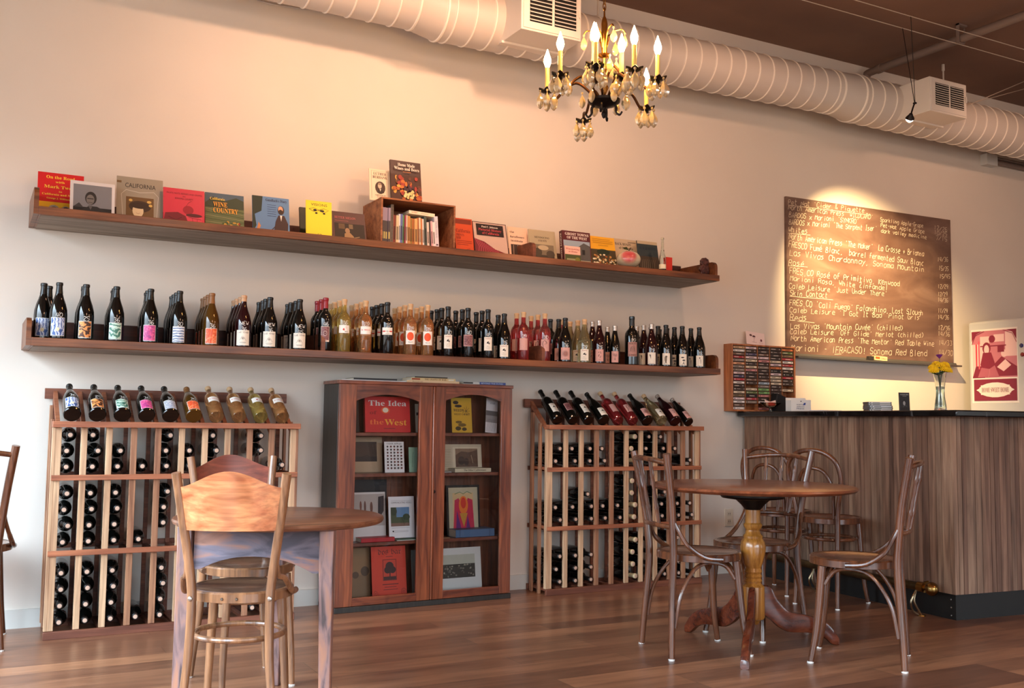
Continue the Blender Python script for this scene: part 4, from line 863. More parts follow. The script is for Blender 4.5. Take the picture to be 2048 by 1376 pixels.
for i, (k, px, pr, nb) in enumerate(row):
    yb_ = 4.99 if i == 0 else YB; x = at(px, 640, 1, yb_)[0]; d = K[k][5]
    if i == 0: lb = 'dark bottle at the far left end of the lower wall shelf, shaded blue label'
    elif k == 'vivas': lb = 'bottle with '+d+', priced '+pr+', lower wall shelf'
    elif k == 'circle': lb = ('left' if px < 840 else 'right')+' of the two front bottles with '+d
    elif k == 'marioni': lb = 'front bottle with '+d+', priced '+pr+', lower wall shelf'
    else: lb = 'front bottle with '+d+', lower wall shelf'
    if k in ('magnum', 'curl'): lb = d+', at the front of the lower wall shelf'
    pl = None
    if pr: w_ = pr.split(); pl = [(w_[0], .12)] if len(w_) == 1 else [(w_[0], .46), (w_[1], .02)]
    P = K[k][0]
    bottle(k, (x, yb_, ZL+.0005), lb, (0, 0, R.uniform(-.04, .04)-math.atan2(x, 5)*.9), pl, 'front row of bottles on the lower wall shelf')
    if k == 'magnum': pass
    for j in range(nb):
        dx = R.uniform(-.003, .003)
        y = YB+.082*(j+1)
        bottle(k, (x+dx+.003*(j+1), y, ZL+.0005), '%s the front bottle %s' % (ordn[j], ('with '+short[k] if k in short else 'with '+d)+(', priced '+pr if k in ('vivas', 'marioni') else '') if k != 'circle' else ('of the left' if px < 840 else 'of the right')+' orange circle label'), (0, 0, -math.atan2(x, 5)+R.uniform(-.2, .2)), None, 'rear rows of bottles on the lower wall shelf')
# a few odd ones between the rows
for k, px, y, lb in [('hand', 96, 5.085, 'dark bottle half hidden behind the two blue-labelled bottles at the far left, lower shelf'), ('maroon', 1101, 5.175, 'dark bottle standing behind the rose with the drawn face, lower wall shelf'), ('rose', 1124, 5.175, 'rose bottle half hidden behind the sun-face bottle, lower wall shelf'), ('birdb', 1319, 5.175, 'dark bottle glimpsed between the bird-label bottles, lower wall shelf')]:
    bottle(k, (at(px, 640, 1, y)[0], y, ZL+.0005), lb, (0, 0, -.3), None, 'rear rows of bottles on the lower wall shelf')
# ---------------- display bottles on the rack ledges
def display(xs, pitch, yf, zl, ztop, yb, kinds, side, lean_x):
    ang = math.atan2((ztop-.012)-(zl+.002), (yb-.021)-(yf+.03)); names = ['leftmost', 'second', 'third', 'fourth', 'fifth', 'sixth', 'seventh', 'eighth', 'ninth', 'rightmost']
    for i, k in enumerate(kinds):
        P = K[k][0]; r = P[3][0]; xc = (xs[i]+xs[i+1])/2; L_ = P[-1][1]
        # bottle lies on the sloping rails, base against the ledge, neck up towards the wall
        c0 = Vector((xc, yf+.03, zl+.03)) + Vector((0, -math.sin(ang), math.cos(ang)))*(r*.80)
        bottle(k, tuple(c0), '%s, %s on the %s rack display' % (K[k][5], names[i], side), (ang-PI/2, 0, 0), [(('36', '25', '36', '36', '30', '36', '32', '32', '36', '29')[i], .2)] if side == 'left' and i < 6 else None, 'tilted display bottles on the %s rack' % side)
display(*R1, RY1, .932, 1.112, RB, ['hand', 'agate', 'green', 'pink', 'stripe', 'amber', 'fresco', 'fresco', 'seal', 'fresco'], 'left', 0)
display(*R2, RY2, .94, 1.118, RB, ['marioni', 'maroon', 'marioni', 'flower', 'rose', 'face', 'sun', 'white', 'snake', 'curl'], 'right', 0)
# ---------------- bottles lying in the racks, necks out
def crop(s, ox, oy, pts): return [(ox+s*a, oy+s*b) for a, b in pts]
c1 = crop(.3853, 60, 760, [(207, 318), (316, 316), (727, 308), (173, 402), (350, 399), (467, 394), (699, 391), (185, 490), (321, 484), (452, 482), (581, 476), (706, 474),
 (189, 627), (297, 618), (431, 615), (712, 602), (153, 712), (317, 702), (450, 700), (682, 685), (193, 793), (288, 788), (410, 784), (680, 772), (165, 883), (297, 877), (432, 871), (560, 865), (686, 860),
 (145, 1012), (275, 1022), (409, 1008), (668, 993), (158, 1100), (296, 1109), (430, 1093), (688, 1076), (144, 1190), (262, 1195), (398, 1182), (661, 1162), (139, 1286), (272, 1287), (410, 1270), (540, 1258), (670, 1252)])
c1 += [(375, 910.5), (423.6, 886), (432, 911), (521.3, 886.7), (520, 912), (550, 1223), (503, 1224), (563, 941), (378, 942), (425, 942)]
c2 = crop(.16, 1060, 780, [(515, 785), (553, 938), (740, 787), (738, 938), (888, 752), (922, 918), (1307, 640), (1260, 783), (1310, 918), (1270, 1070), (1295, 1205), (1265, 1350), (712, 1365), (365, 790), (290, 930)])
c2 += crop(.16, 1060, 990, [(308, 203), (378, 376), (522, 214), (562, 372), (775, 205), (783, 366), (900, 160), (930, 340), (1085, 193), (1115, 345), (1310, 180), (1295, 333), (383, 807), (317, 970), (382, 1148), (557, 830), (597, 982), (568, 1142), (756, 815), (796, 972), (804, 1140), (1325, 487), (1275, 635), (1310, 778), (1280, 930), (1310, 1082)])
c2 += crop(.2472, 1230, 850, [(268, 113), (242, 212), (275, 318), (362, 120), (385, 215), (380, 320), (478, 210), (600, 322), (402, 572), (497, 663), (512, 770), (598, 595), (615, 685), (650, 775), (370, 672), (375, 775), (258, 935), (498, 915), (265, 1035), (270, 1143), (505, 1127), (398, 1247), (515, 1238), (655, 1148), (660, 1248)])
CAPK = mat((22, 20, 20), .35); CORKE = mat((196, 166, 146), .8)
def lying(pts, xs, pitch, yf, side, tiers, palecols):
    used = set(); names = ['first', 'second', 'third', 'fourth', 'fifth', 'sixth', 'seventh', 'eighth', 'ninth', 'tenth']
    for px, py in pts:
        p = at(px, py, 1, yf+.012); ci = int((p[0]-xs[0])/pitch); ci = max(0, min(9, ci))
        ti = max(k for k, z in enumerate(tiers) if p[2] > z or k == 0); q = (p[2]-tiers[ti]-.030)/.0745; rk = max(0, int(round(q)))
        while (ci, ti, rk) in used: rk += 1
        if rk > 3: continue
        used.add((ci, ti, rk)); xc = (xs[ci]+xs[ci+1])/2; xc2 = xc
        pale = ci in palecols
        P = PX; gm = G_pale if pale and ti == 2 else G_dark
        bm, cm = meshes(id(P), P, gm if not pale else G_dark, mat((206, 190, 150), .5) if pale else CAPK, P[-1][1]*.8, 0)
        dx = max(-.017, min(.017, p[0]-xc2)); yawz = math.asin(dx/.27); L_ = P[-1][1]
        z = tiers[ti]+.0355+rk*.0715
        t = thing('wine_bottle', 'lying bottle, %s column of the %s rack, %s tier, %s of its stack' % (names[ci], side, ('bottom', 'middle', 'top')[ti], ('lowest', 'second up', 'third up', 'fourth up')[rk]), 'bottle', (xc-dx*.0, yf+.004+L_, z), (PI/2, 0, yawz), 'bottles lying in the %s rack' % side)
        child('glass_body', bm, t); child('capsule', cm, t)
        key = ('corkend', pale)
        if key not in BME:
            mb = MB(); mb.lathe([(0, L_+.0012), (.0098, L_+.0012), (.0095, L_+.003), (0, L_+.0035)], CORKE, 12); o = mb.build('cork_end'); BME[key] = o.data; bpy.data.objects.remove(o)
        child('cork_end', BME[key], t)
        if side == 'right' and (ci+rk) % 2 == 0:
            child('label', label_mesh('plainw', P, [('r', 0, 0, 1, 1, (226, 222, 212))], .05, .06, .05), t)
lying(c1, *R1, RY1, 'left', (.036, .386, .719), ())
lying(c2, *R2, RY2, 'right', (.036, .386, .722), (5,))
# ================================================================ BOOKS
PAGE = mat((226, 216, 196), .8); KB = (24, 22, 22); CREAM = (232, 222, 196)
def book_local(t, w, h, d, cover, art_, hard=False, spine=None, spine_art=None, face_dir=1):
    """front face at y=0 looking to -y, thickness to +y, lower left corner of the front at x=-w/2, z=0"""
    cm = mat(cover, .45) if isinstance(cover, tuple) else cover; sm_ = mat(spine, .45) if spine else cm; e = .0015 if hard else 0
    boxo('pages', (-w/2+.0012, .0012, .001+e), (w/2-.001-e, d-.0012, h-.001-e), PAGE, t, 0, False)
    mb = MB(); mb.box((-w/2, 0, 0), (w/2, .0012, h), cm); mb.box((-w/2, d-.0012, 0), (w/2, d, h), cm); mb.box((-w/2, .0012, 0), (-w/2+.0012, d-.0012, h), sm_)
    c = mb.build('cover', t)
    mb = MB()
    if art_: art(mb, art_, w, h, flat_fn(0, -w/2, 0))
    if spine_art: art(mb, spine_art, h, d, lambda u, v, l: (-w/2-l, d-v, u))
    if mb.v: mb.build('cover_print', c)
    return t
UG = 'books propped on the upper wall shelf'
def prop(label, xl, xr, ptop, cover, art_, y=5.0, z=ZU+.0005, th=.008, lean=.2, kind='book', group=UG, h=None, rz=0, hard=False, spine=None, spine_art=None, name=None):
    a = at(xl, ptop, 1, y)[0]; b = at(xr, ptop, 1, y)[0]; hh = .2
    for _ in range(4): hh = (at((xl+xr)/2, ptop, 1, y+hh*math.sin(lean))[2]-z)/math.cos(lean)
    hh = h or hh; t = thing(name or 'book', label, kind, ((a+b)/2, y, z+.0008), (-lean, 0, rz), group)
    return book_local(t, b-a, hh, th, cover, art_, hard, spine, spine_art), b-a, hh
def sheet(label, cat, name, w, h, art_, loc, rot=(0, 0, 0), base=(236, 234, 228), th=.0012, group=None, parent=None, nx=1):
    mb = MB(); mb.box((-w/2, 0, 0), (w/2, th, h), mat(base, .6) if isinstance(base, tuple) else base); art(mb, art_, w, h, flat_fn(0, -w/2, 0))
    o = mb.build(name, parent, label=label, cat=cat, group=group); o.location = loc; o.rotation_euler = rot; return o
GREEN_D = (38, 50, 36)
def blobs(n, cols, x0, y0, x1, y1, r0, r1, seed): 
    q = random.Random(seed); return [('e', q.uniform(x0, x1), q.uniform(y0, y1), q.uniform(r0, r1), q.uniform(r0, r1)*.8, q.choice(cols)) for _ in range(n)]
YEL = (240, 200, 60)
prop('red and yellow paperback with yellow lettering, first at the left end of the upper shelf', 77, 170, 348, (206, 32, 34),
 [('r', 0, 0, 1, .3, (238, 190, 40)), ('t', serif('On the Road'), .18, .86, .8, .07, YEL), ('t', serif('with'), .38, .76, .58, .05, YEL), ('t', serif('Mark Twain'), .14, .63, .86, .07, YEL), ('t', serif('in'), .46, .54, .53, .035, YEL), ('t', serif('California and Nevada'), .1, .46, .92, .045, YEL), ('t', serif('George J. Williams III'), .2, .37, .82, .035, YEL), ('e', .36, .13, .12, .1, (170, 164, 150)), ('e', .36, .13, .08, .06, (90, 84, 80)), ('e', .62, .13, .1, .09, (170, 164, 150)), ('e', .62, .15, .06, .05, (70, 64, 60))], y=5.06)
prop('white booklet with a grey photo portrait of a man outdoors, upper shelf', 142, 232, 365, (214, 206, 202),
 [('r', .07, .0, .93, .9, (122, 120, 122)), ('r', .07, .0, .93, .22, (30, 28, 28)), ('p', [(.1, 0), (.3, .16), (.42, .26), (.6, .26), (.8, .14), (.9, 0)], (38, 36, 36)), ('e', .46, .5, .13, .2, (40, 36, 34)), ('e', .45, .46, .09, .15, (112, 104, 98)), ('r', .38, .47, .52, .5, (50, 46, 44)), ('r', .4, .36, .5, .375, (60, 54, 50)), ('p', [(.4, .28), (.5, .28), (.46, .14)], (90, 86, 84)), ('p', [(.07, .2), (.2, .34), (.3, .2)], (60, 58, 58))], y=4.97, th=.005)
prop('grey-brown magazine titled CALIFORNIA with a sepia woman in a hat', 236, 329, 357, (150, 140, 122),
 [('r', .0, .85, .1, .9, (110, 84, 50)), ('t', 'CALIFORNIA', .18, .76, .84, .1, KB), ('l', [(.14, 0), (.1, .6), (.2, .7), (.5, .66), (.8, .7), (.9, .6), (.86, 0)], .002, (206, 200, 186)), ('r', .2, 0, .8, .55, (104, 76, 42)), ('e', .5, .34, .24, .13, (58, 40, 26)), ('e', .46, .24, .12, .15, (214, 190, 150)), ('e', .5, .36, .2, .07, (50, 34, 22)), ('p', [(.25, 0), (.4, .12), (.55, .12), (.78, 0)], (206, 184, 146)), ('e', .3, .47, .04, .03, (206, 170, 90)), ('e', .7, .46, .05, .03, (206, 170, 90)), ('e', .73, .38, .04, .03, (206, 170, 90)), ('l', [(.42, .19), (.46, .17), (.5, .19)], .0012, (120, 50, 40))], y=5.02, th=.006)
prop('crimson booklet with a dark fruit basket drawing, upper shelf', 329, 412, 379, (196, 36, 62),
 [('t', 'FRUITS, NUTS, BERRIES AND GRAPES', .08, .84, .94, .045, (90, 12, 26)), ('t', 'IN', .47, .77, .53, .035, (90, 12, 26)), ('t', 'SONOMA COUNTY', .28, .7, .72, .045, (90, 12, 26)), ('e', .6, .42, .13, .12, (150, 20, 40)), ('l', [(.55, .52), (.6, .62), (.68, .68)], .0014, (90, 12, 26)), ('p', [(.0, .05), (.05, .3), (.35, .34), (.55, .24), (.6, 0), (0, 0)], (112, 18, 34)), ('p', [(.52, .3), (.96, .24), (.9, 0), (.62, 0)], (206, 60, 80)), ('e', .74, .28, .2, .05, (80, 14, 26)), ('l', [(.6, .22), (.92, .18)], .002, (90, 12, 26)), ('l', [(.7, .2), (.72, .0)], .0014, (90, 12, 26)), ('l', [(.82, .18), (.82, .0)], .0014, (90, 12, 26)), ('l', [(.12, .2), (.3, .12), (.44, .2)], .002, (60, 8, 20))], y=4.99)
VIN = [('r', 0, 0, 1, 1, (92, 104, 66)), ('r', 0, .74, 1, 1, (70, 92, 108)), ('p', [(0, .72), (.2, .9), (.5, .8), (.8, .92), (1, .84), (1, .6), (0, .6)], (48, 62, 44))]+[('l', [(0, .02+.09*i), (1, .02+.07*i)], .0022, ((150, 146, 104), (66, 78, 46))[i % 2]) for i in range(8)]+blobs(22, [(150, 40, 44), (190, 150, 60), (60, 80, 40)], .45, 0, 1, .22, .02, .05, 3)
prop('paperback with orange WINE COUNTRY title over green vineyard rows', 413, 491, 389, (60, 66, 46),
 VIN+[('t', serif('California'), .12, .8, .5, .07, (240, 206, 90)), ('t', serif('WINE'), .2, .62, .56, .13, (244, 166, 60)), ('t', serif('COUNTRY'), .2, .46, .84, .13, (244, 166, 60))], y=5.02, th=.012)
prop('blue paperback with a painted bearded man in a dark coat and green curtain', 508, 582, 395, (82, 120, 160),
 [('r', 0, 0, 1, 1, (92, 132, 176)), ('p', [(0, 0), (.1, .2), (.06, .5), (.24, .6), (.28, 1), (0, 1)], (24, 44, 34)), ('p', [(.08, 0), (.16, .3), (.22, .2), (.14, 0)], (190, 130, 80)), ('t', serif('Gundlach\u2019s Diary').replace('\u2019', "'"), .36, .88, .94, .07, (20, 26, 50))]+[('r', .4, .78-.06*i, .64, .79-.06*i, (40, 60, 100)) for i in range(6)]+[('e', .77, .66, .09, .12, (60, 40, 30)), ('e', .76, .69, .065, .08, (206, 160, 130)), ('e', .76, .61, .06, .07, (46, 30, 24)), ('p', [(.56, .0), (.62, .35), (.7, .52), (.86, .52), (.96, .3), (.94, 0)], (52, 30, 34)), ('p', [(.74, .52), (.8, .52), (.77, .36)], (230, 226, 216)), ('e', .42, .06, .14, .05, (60, 36, 24)), ('l', [(.6, .2), (.5, .1)], .004, (52, 30, 34))], y=5.0)
prop('thin dark green book edge hidden behind the yellow VISIONS booklet', 603, 630, 416, (40, 46, 34), [], y=5.09, th=.015)
prop('bright yellow VISIONS booklet with a black leaf drawing', 614, 666, 403, (240, 220, 48),
 [('t', 'VISIONS', .2, .86, .82, .07, KB), ('l', [(.12, .76), (.3, .7), (.5, .74), (.7, .68), (.88, .76), (.7, .8), (.5, .75), (.3, .8), (.12, .76)], .0022, KB), ('e', .35, .74, .07, .03, KB), ('e', .62, .73, .09, .03, KB), ('e', .4, .66, .05, .025, KB), ('e', .7, .66, .05, .022, KB), ('t', '52', .44, .04, .6, .05, KB), ('l', [(.02, .02), (.02, .98), (.98, .98)], .0006, (206, 186, 40))], y=4.95, th=.003, lean=.12)
prop('dark maroon BITTER MELON book with a night photograph', 667, 735, 426, (62, 20, 24),
 [('t', serif('BITTER MELON').replace('\u0000', ''), .1, .76, .72, .08, (170, 90, 90)), ('r', .1, .68, .5, .69, (170, 90, 90)), ('r', .08, .0, .96, .6, (26, 18, 16)), ('r', .2, .4, .38, .58, (90, 70, 50)), ('r', .5, .42, .62, .58, (110, 92, 70)), ('e', .45, .34, .07, .1, (150, 120, 90)), ('p', [(.34, 0), (.36, .24), (.5, .3), (.62, .16), (.66, 0)], (150, 120, 84)), ('l', [(.6, .1), (.8, .16)], .004, (140, 120, 90))], y=4.97, th=.015, hard=True, lean=.3)
# crate
XC0, XC1 = at(762, 440, 1, 4.92)[0], at(911, 440, 1, 4.92)[0]; ZC1 = at(762, 393, 1, 4.92)[2]; z0 = ZU+.0006
cr_t = thing('wooden_crate', 'small open wooden crate of books standing on the upper wall shelf', 'crate', ((XC0+XC1)/2, 4.92, z0)); CRW = wood('crate_plank', (120, 66, 38), (186, 122, 78), 0, .6, coat=0)
boxo('bottom_board', (XC0, 4.92, z0), (XC1, 5.2, z0+.009), CRW, cr_t); boxo('top_board', (XC0, 4.92, ZC1-.009), (XC1, 5.2, ZC1), CRW, cr_t)
boxo('side_board', (XC0, 4.92, z0+.0092), (XC0+.01, 5.2, ZC1-.0092), CRW, cr_t); boxo('side_board', (XC1-.01, 4.92, z0+.0092), (XC1, 5.2, ZC1-.0092), CRW, cr_t); boxo('back_board', (XC0+.0102, 5.19, z0+.0092), (XC1-.0102, 5.2, ZC1-.0092), CRW, cr_t)
prop('cream booklet with an oval portrait, standing on top of the crate', 741, 784, 340, (228, 212, 186),
 [('l', [(.1, .06), (.1, .94), (.9, .94), (.9, .06)], .0014, (70, 56, 46)), ('t', serif('LUTHER'), .2, .82, .8, .08, (70, 40, 32)), ('t', serif('BURBANK'), .16, .71, .84, .08, (70, 40, 32)), ('e', .5, .42, .24, .2, (64, 46, 40)), ('e', .48, .48, .09, .09, (200, 184, 160)), ('e', .48, .54, .08, .04, (150, 130, 110)), ('p', [(.34, .26), (.44, .38), (.56, .38), (.68, .27), (.5, .22)], (40, 30, 28)), ('p', [(.46, .38), (.54, .38), (.5, .3)], (220, 210, 190)), ('t', serif('PARTNER OF'), .26, .16, .74, .035, (70, 40, 32)), ('t', serif('NATURE'), .34, .1, .66, .035, (70, 40, 32))], y=5.03, z=ZC1+.0006, th=.006, lean=.14, group='books standing on the crate')
prop('dark wine-making book with a cover full of fruit, on top of the crate', 785, 846, 324, (56, 28, 26),
 [('r', 0, 0, 1, .66, (64, 34, 26))]+blobs(46, [(196, 110, 46), (214, 160, 70), (150, 50, 40), (90, 50, 40), (170, 90, 40)], .06, .05, .96, .6, .04, .075, 5)+blobs(16, [(214, 196, 130), (226, 210, 150)], .42, .06, .74, .28, .035, .05, 6)+blobs(10, [(48, 26, 44), (66, 36, 50)], .42, .28, .7, .4, .035, .05, 7)+[('t', serif('Home Made'), .22, .85, .78, .075, (240, 232, 220)), ('t', serif('Wines and Beers'), .1, .76, .92, .075, (240, 232, 220)), ('r', .38, .71, .64, .72, (196, 120, 60))], y=4.99, z=ZC1+.0006, th=.014, lean=.16, group='books standing on the crate')
# books inside the crate, spines out
q = random.Random(11); x = XC0+.012; ZB = z0+.0095; CG = 'books packed upright in the crate'
spines = [(.0095, .185, (150, 140, 170), 'tall magazine')]*4+[(.012, .205, (108, 100, 92), 'spiral-bound')]+[(.010, .150, (120, 50, 40), ''), (.011, .148, (214, 196, 160), ''), (.007, .158, (206, 214, 226), ''), (.010, .16, (92, 108, 170), ''), (.006, .155, (96, 150, 90), ''), (.006, .154, (150, 60, 80), ''), (.007, .155, (216, 206, 200), ''), (.011, .152, (190, 140, 80), ''), (.010, .144, (150, 120, 60), ''), (.008, .142, (176, 110, 60), ''), (.013, .142, (214, 166, 110), ''), (.009, .15, (160, 90, 50), ''), (.008, .152, (222, 206, 180), ''), (.005, .148, (200, 120, 60), ''), (.007, .146, (220, 214, 210), ''), (.010, .16, (70, 82, 78), ''), (.009, .13, (226, 204, 196), ''), (.008, .134, (60, 62, 62), ''), (.008, .138, (220, 170, 180), ''), (.010, .134, (232, 226, 228), ''), (.015, .168, (216, 210, 224), '')]
cn_ = {(150, 140, 170): 'violet-topped photo', (108, 100, 92): 'grey', (120, 50, 40): 'rust red', (214, 196, 160): 'tan', (206, 214, 226): 'pale blue', (92, 108, 170): 'mid blue', (96, 150, 90): 'thin green', (150, 60, 80): 'thin crimson', (216, 206, 200): 'off-white', (190, 140, 80): 'ochre', (150, 120, 60): 'olive brown', (176, 110, 60): 'russet', (214, 166, 110): 'broad sandy', (160, 90, 50): 'chestnut', (222, 206, 180): 'cream', (200, 120, 60): 'thin orange', (220, 214, 210): 'thin whitish', (70, 82, 78): 'dark grey-green', (226, 204, 196): 'short pinkish', (60, 62, 62): 'charcoal', (220, 170, 180): 'rose pink', (232, 226, 228): 'short white', (216, 210, 224): 'tall thick lilac-white'}
avail = XC1-.012-x-.012; tot = sum(s[0] for s in spines); k_ = min(1.35, (avail)/tot)
for i, (w_, h_, c, kn) in enumerate(spines):
    w_ *= k_; h_ = min(h_, ZC1-.012-ZB); tilt = 0 if i < 12 else -.02-(i-12)*.004; mb = MB(); d_ = .13
    t = thing('book' if not kn.startswith('tall') else 'magazine', '', 'magazine' if kn.startswith('tall') else 'book', (x+w_/2, 4.945+q.uniform(0, .012), ZB+.001), (0, tilt, 0), CG)
    t['label'] = (('violet-topped photo magazine in the crate, %s from the left' % ['first', 'second', 'third', 'fourth'][i]) if i < 4 else ('grey spiral-bound book in the crate beside the magazines' if i == 4 else '%s book spine among the books packed in the wooden crate' % cn_[c]))
    boxo('pages', (-w_/2+.001, .002, .002), (w_/2-.001, d_-.002, h_-.002), PAGE, t, 0, False)
    mb.box((-w_/2, 0, 0), (-w_/2+.0008, d_, h_), mat(c, .5)); mb.box((w_/2-.0008, 0, 0), (w_/2, d_, h_), mat(c, .5)); mb.box((-w_/2+.0008, 0, 0), (w_/2-.0008, .001, h_), mat(c, .5)); cv = mb.build('cover', t)
    mb = MB(); sh = [('r', .12, .2, .6, .8, tuple(int(v*.55) for v in c))] if i > 4 else ([('r', 0, 0, .62, 1, (74, 70, 76)), ('r', .1, .2, .3, .8, (190, 180, 110))] if i < 4 else [])
    if i == len(spines)-1: sh = [('t', 'OUTDOOR PAINTING', .3, .35, .85, .4, (90, 84, 96)), ('r', .05, .2, .1, .8, (90, 80, 100))]
    if sh: art(mb, sh, h_, w_, lambda u, v, l, w_=w_: (w_/2-v, -l, u)); mb.build('spine_print', cv)
    if i == 4:
        mb = MB()
        for k in range(24):
            zc = .01+k*(h_-.02)/23; mb.tube([(.003*math.cos(a), -.003+.004*math.sin(a), zc) for a in [2*PI*j/8 for j in range(8)]], .0007, mat((40, 40, 40), .4), 4, closed=True)
        mb.build('spiral_binding', cv)
    x += w_+.0006
t = thing('book', 'cream book lying flat on top of the books inside the crate', 'book', ((XC0+XC1)/2+.03, 4.95, ZB+.166), (-PI/2, 0, .0), CG)
t.rotation_euler = (0, .03, 0); boxo('pages', (-.075, .001, .001), (.073, .10, .017), PAGE, t, 0, False)
mb = MB(); mb.box((-.076, 0, 0), (.075, .101, .0012), mat(CREAM)); mb.box((-.076, 0, .0168), (.075, .101, .018), mat(CREAM)); mb.box((-.076, 0, .0012), (.075, .001, .0168), mat(CREAM)); c = mb.build('cover', t)
mb = MB(); art(mb, [('t', serif('SUNSET'), .1, .3, .32, .45, (190, 110, 60)), ('t', 'GARDEN BOOK', .45, .4, .75, .25, (120, 90, 70))], .151, .018, lambda u, v, l: (-.076+u, -l, v)); mb.build('spine_print', c)
# right part of the shelf
prop('orange-red booklet titled California leaning by the crate', 914, 950, 438, (196, 74, 34),
 [('r', .05, .84, .95, .97, (120, 44, 24)), ('t', serif('California'), .06, .6, .86, .1, (110, 34, 18)), ('t', serif('PRINTS'), .06, .5, .5, .06, (110, 34, 18)), ('t', serif('$20'), .06, .42, .3, .06, (110, 34, 18)), ('r', .06, .36, .9, .37, (110, 34, 18)), ('r', .06, .31, .9, .32, (110, 34, 18)), ('r', .06, .26, .7, .27, (110, 34, 18)), ('l', [(.3, .0), (.5, .12), (.8, .16)], .002, (110, 34, 18)), ('l', [(.5, .12), (.55, 0)], .002, (110, 34, 18))], y=5.02, th=.005)
prop('pictorial history book with a pink and maroon wave cover', 952, 1020, 447, (64, 30, 34),
 [('r', .02, .02, .98, .98, (196, 170, 160)), ('p', [(.02, .02), (.02, .5), (.3, .42), (.6, .22), (.98, .1), (.98, .02)], (112, 30, 44))]+[('l', [(.04+.06*i, .5-.03*i), (.14+.06*i, .26-.02*i), (.1+.07*i, .08)], .002, (206, 90, 110)) for i in range(11)]+[('r', .1, .6, .9, .94, (30, 16, 20)), ('t', serif('Paul C. Johnson'), .26, .84, .74, .05, (236, 226, 216)), ('t', serif('Pictorial History'), .16, .74, .84, .07, (190, 70, 80)), ('t', serif('of California'), .26, .64, .76, .07, (190, 70, 80))], y=5.01, th=.018, hard=True, lean=.26)
prop('pinkish booklet titled the farallones institute, half behind the divider', 1021, 1061, 456, (232, 196, 172),
 [('t', serif('the'), .1, .82, .32, .06, (60, 40, 36)), ('t', serif('farallones'), .1, .68, .8, .06, (60, 40, 36)), ('t', serif('institute'), .12, .56, .72, .06, (60, 40, 36)), ('r', .1, .0, .9, .48, (60, 46, 42)), ('l', [(.2, 0), (.24, .46)], .002, (220, 190, 170)), ('l', [(.5, 0), (.44, .46)], .002, (220, 190, 170)), ('l', [(.75, 0), (.7, .44)], .002, (220, 190, 170))], y=5.06, th=.004)
prop('olive-grey MENDOCINO COUNTY booklet with a faded landscape photo', 1063, 1116, 462, (172, 160, 132),
 [('t', serif('MENDOCINO'), .2, .74, .76, .06, (50, 44, 40)), ('t', serif('COUNTY'), .34, .64, .66, .06, (50, 44, 40)), ('r', .16, .0, .9, .55, (120, 110, 92)), ('r', .16, .0, .9, .22, (62, 56, 48)), ('e', .3, .3, .14, .14, (70, 64, 54)), ('e', .76, .26, .16, .12, (74, 66, 56)), ('e', .5, .45, .2, .08, (180, 168, 142))], y=5.02, th=.006)
prop('thick maroon GHOST TOWNS OF THE WEST book', 1128, 1184, 464, (84, 24, 32),
 [('t', serif('GHOST TOWNS'), .1, .87, .94, .08, (240, 232, 224)), ('t', serif('OF THE WEST'), .16, .76, .88, .08, (240, 232, 224)), ('r', .03, .03, .97, .71, (150, 168, 184)), ('p', [(.5, .05), (.5, .5), (.75, .66), (.97, .58), (.97, .05)], (84, 84, 84)), ('r', .68, .3, .78, .45, (30, 30, 32)), ('r', .03, .03, .97, .12, (170, 170, 150))], y=4.98, th=.034, hard=True, spine=(70, 20, 28), spine_art=[('t', serif('GHOST TOWNS'), .1, .3, .92, .4, (230, 222, 214))], lean=.12)
prop('small book titled Winemaking at Home leaning on the maroon book', 1131, 1162, 493, (190, 140, 120),
 [('r', 0, .5, 1, 1, (232, 190, 176)), ('t', serif('Winemaking'), .06, .78, .94, .1, (170, 40, 44)), ('t', serif('at Home'), .24, .62, .8, .1, (170, 40, 44)), ('r', 0, 0, 1, .48, (74, 84, 44)), ('r', .1, .12, .7, .24, (150, 150, 110)), ('e', .8, .2, .16, .14, (120, 120, 50))], y=4.945, th=.006, lean=.1)
prop('book with a yellow-orange upper cover and flowers below', 1185, 1235, 475, (230, 170, 30),
 [('r', 0, 0, 1, .58, (66, 56, 34)), ('e', .5, .5, .26, .1, (24, 40, 22))]+blobs(36, [(206, 190, 140), (190, 140, 70), (226, 216, 190), (150, 90, 40)], .04, .04, .96, .42, .03, .06, 9)+[('r', .08, .9, .8, .91, (120, 70, 10)), ('r', .08, .84, .9, .85, (120, 70, 10)), ('r', .1, .78, .9, .79, (120, 70, 10)), ('r', .3, .7, .7, .71, (120, 70, 10))], y=5.0)
prop('beige BACK ROADS of California booklet behind the ceramic peach', 1234, 1281, 480, (190, 172, 146),
 [('t', serif('BACK ROADS'), .05, .8, .72, .08, (50, 46, 44)), ('t', serif('of California'), .2, .68, .8, .08, (50, 46, 44)), ('r', .6, .9, .94, .92, (90, 80, 70))], y=5.05, th=.006)
bk, bw, bh = prop('dark blue-grey book in clear shiny wrap behind the glass bottle', 1281, 1321, 484, (44, 56, 62),
 [('r', .0, .9, 1, 1, (180, 166, 140)), ('t', serif('RURAL WOOD'), .08, .72, .9, .09, (20, 40, 60)), ('r', .0, .0, 1, .5, (62, 52, 42))]+[('l', [(.1+.1*i, .1), (.2+.1*i, .4)], .0014, (150, 140, 120)) for i in range(7)], y=5.0)
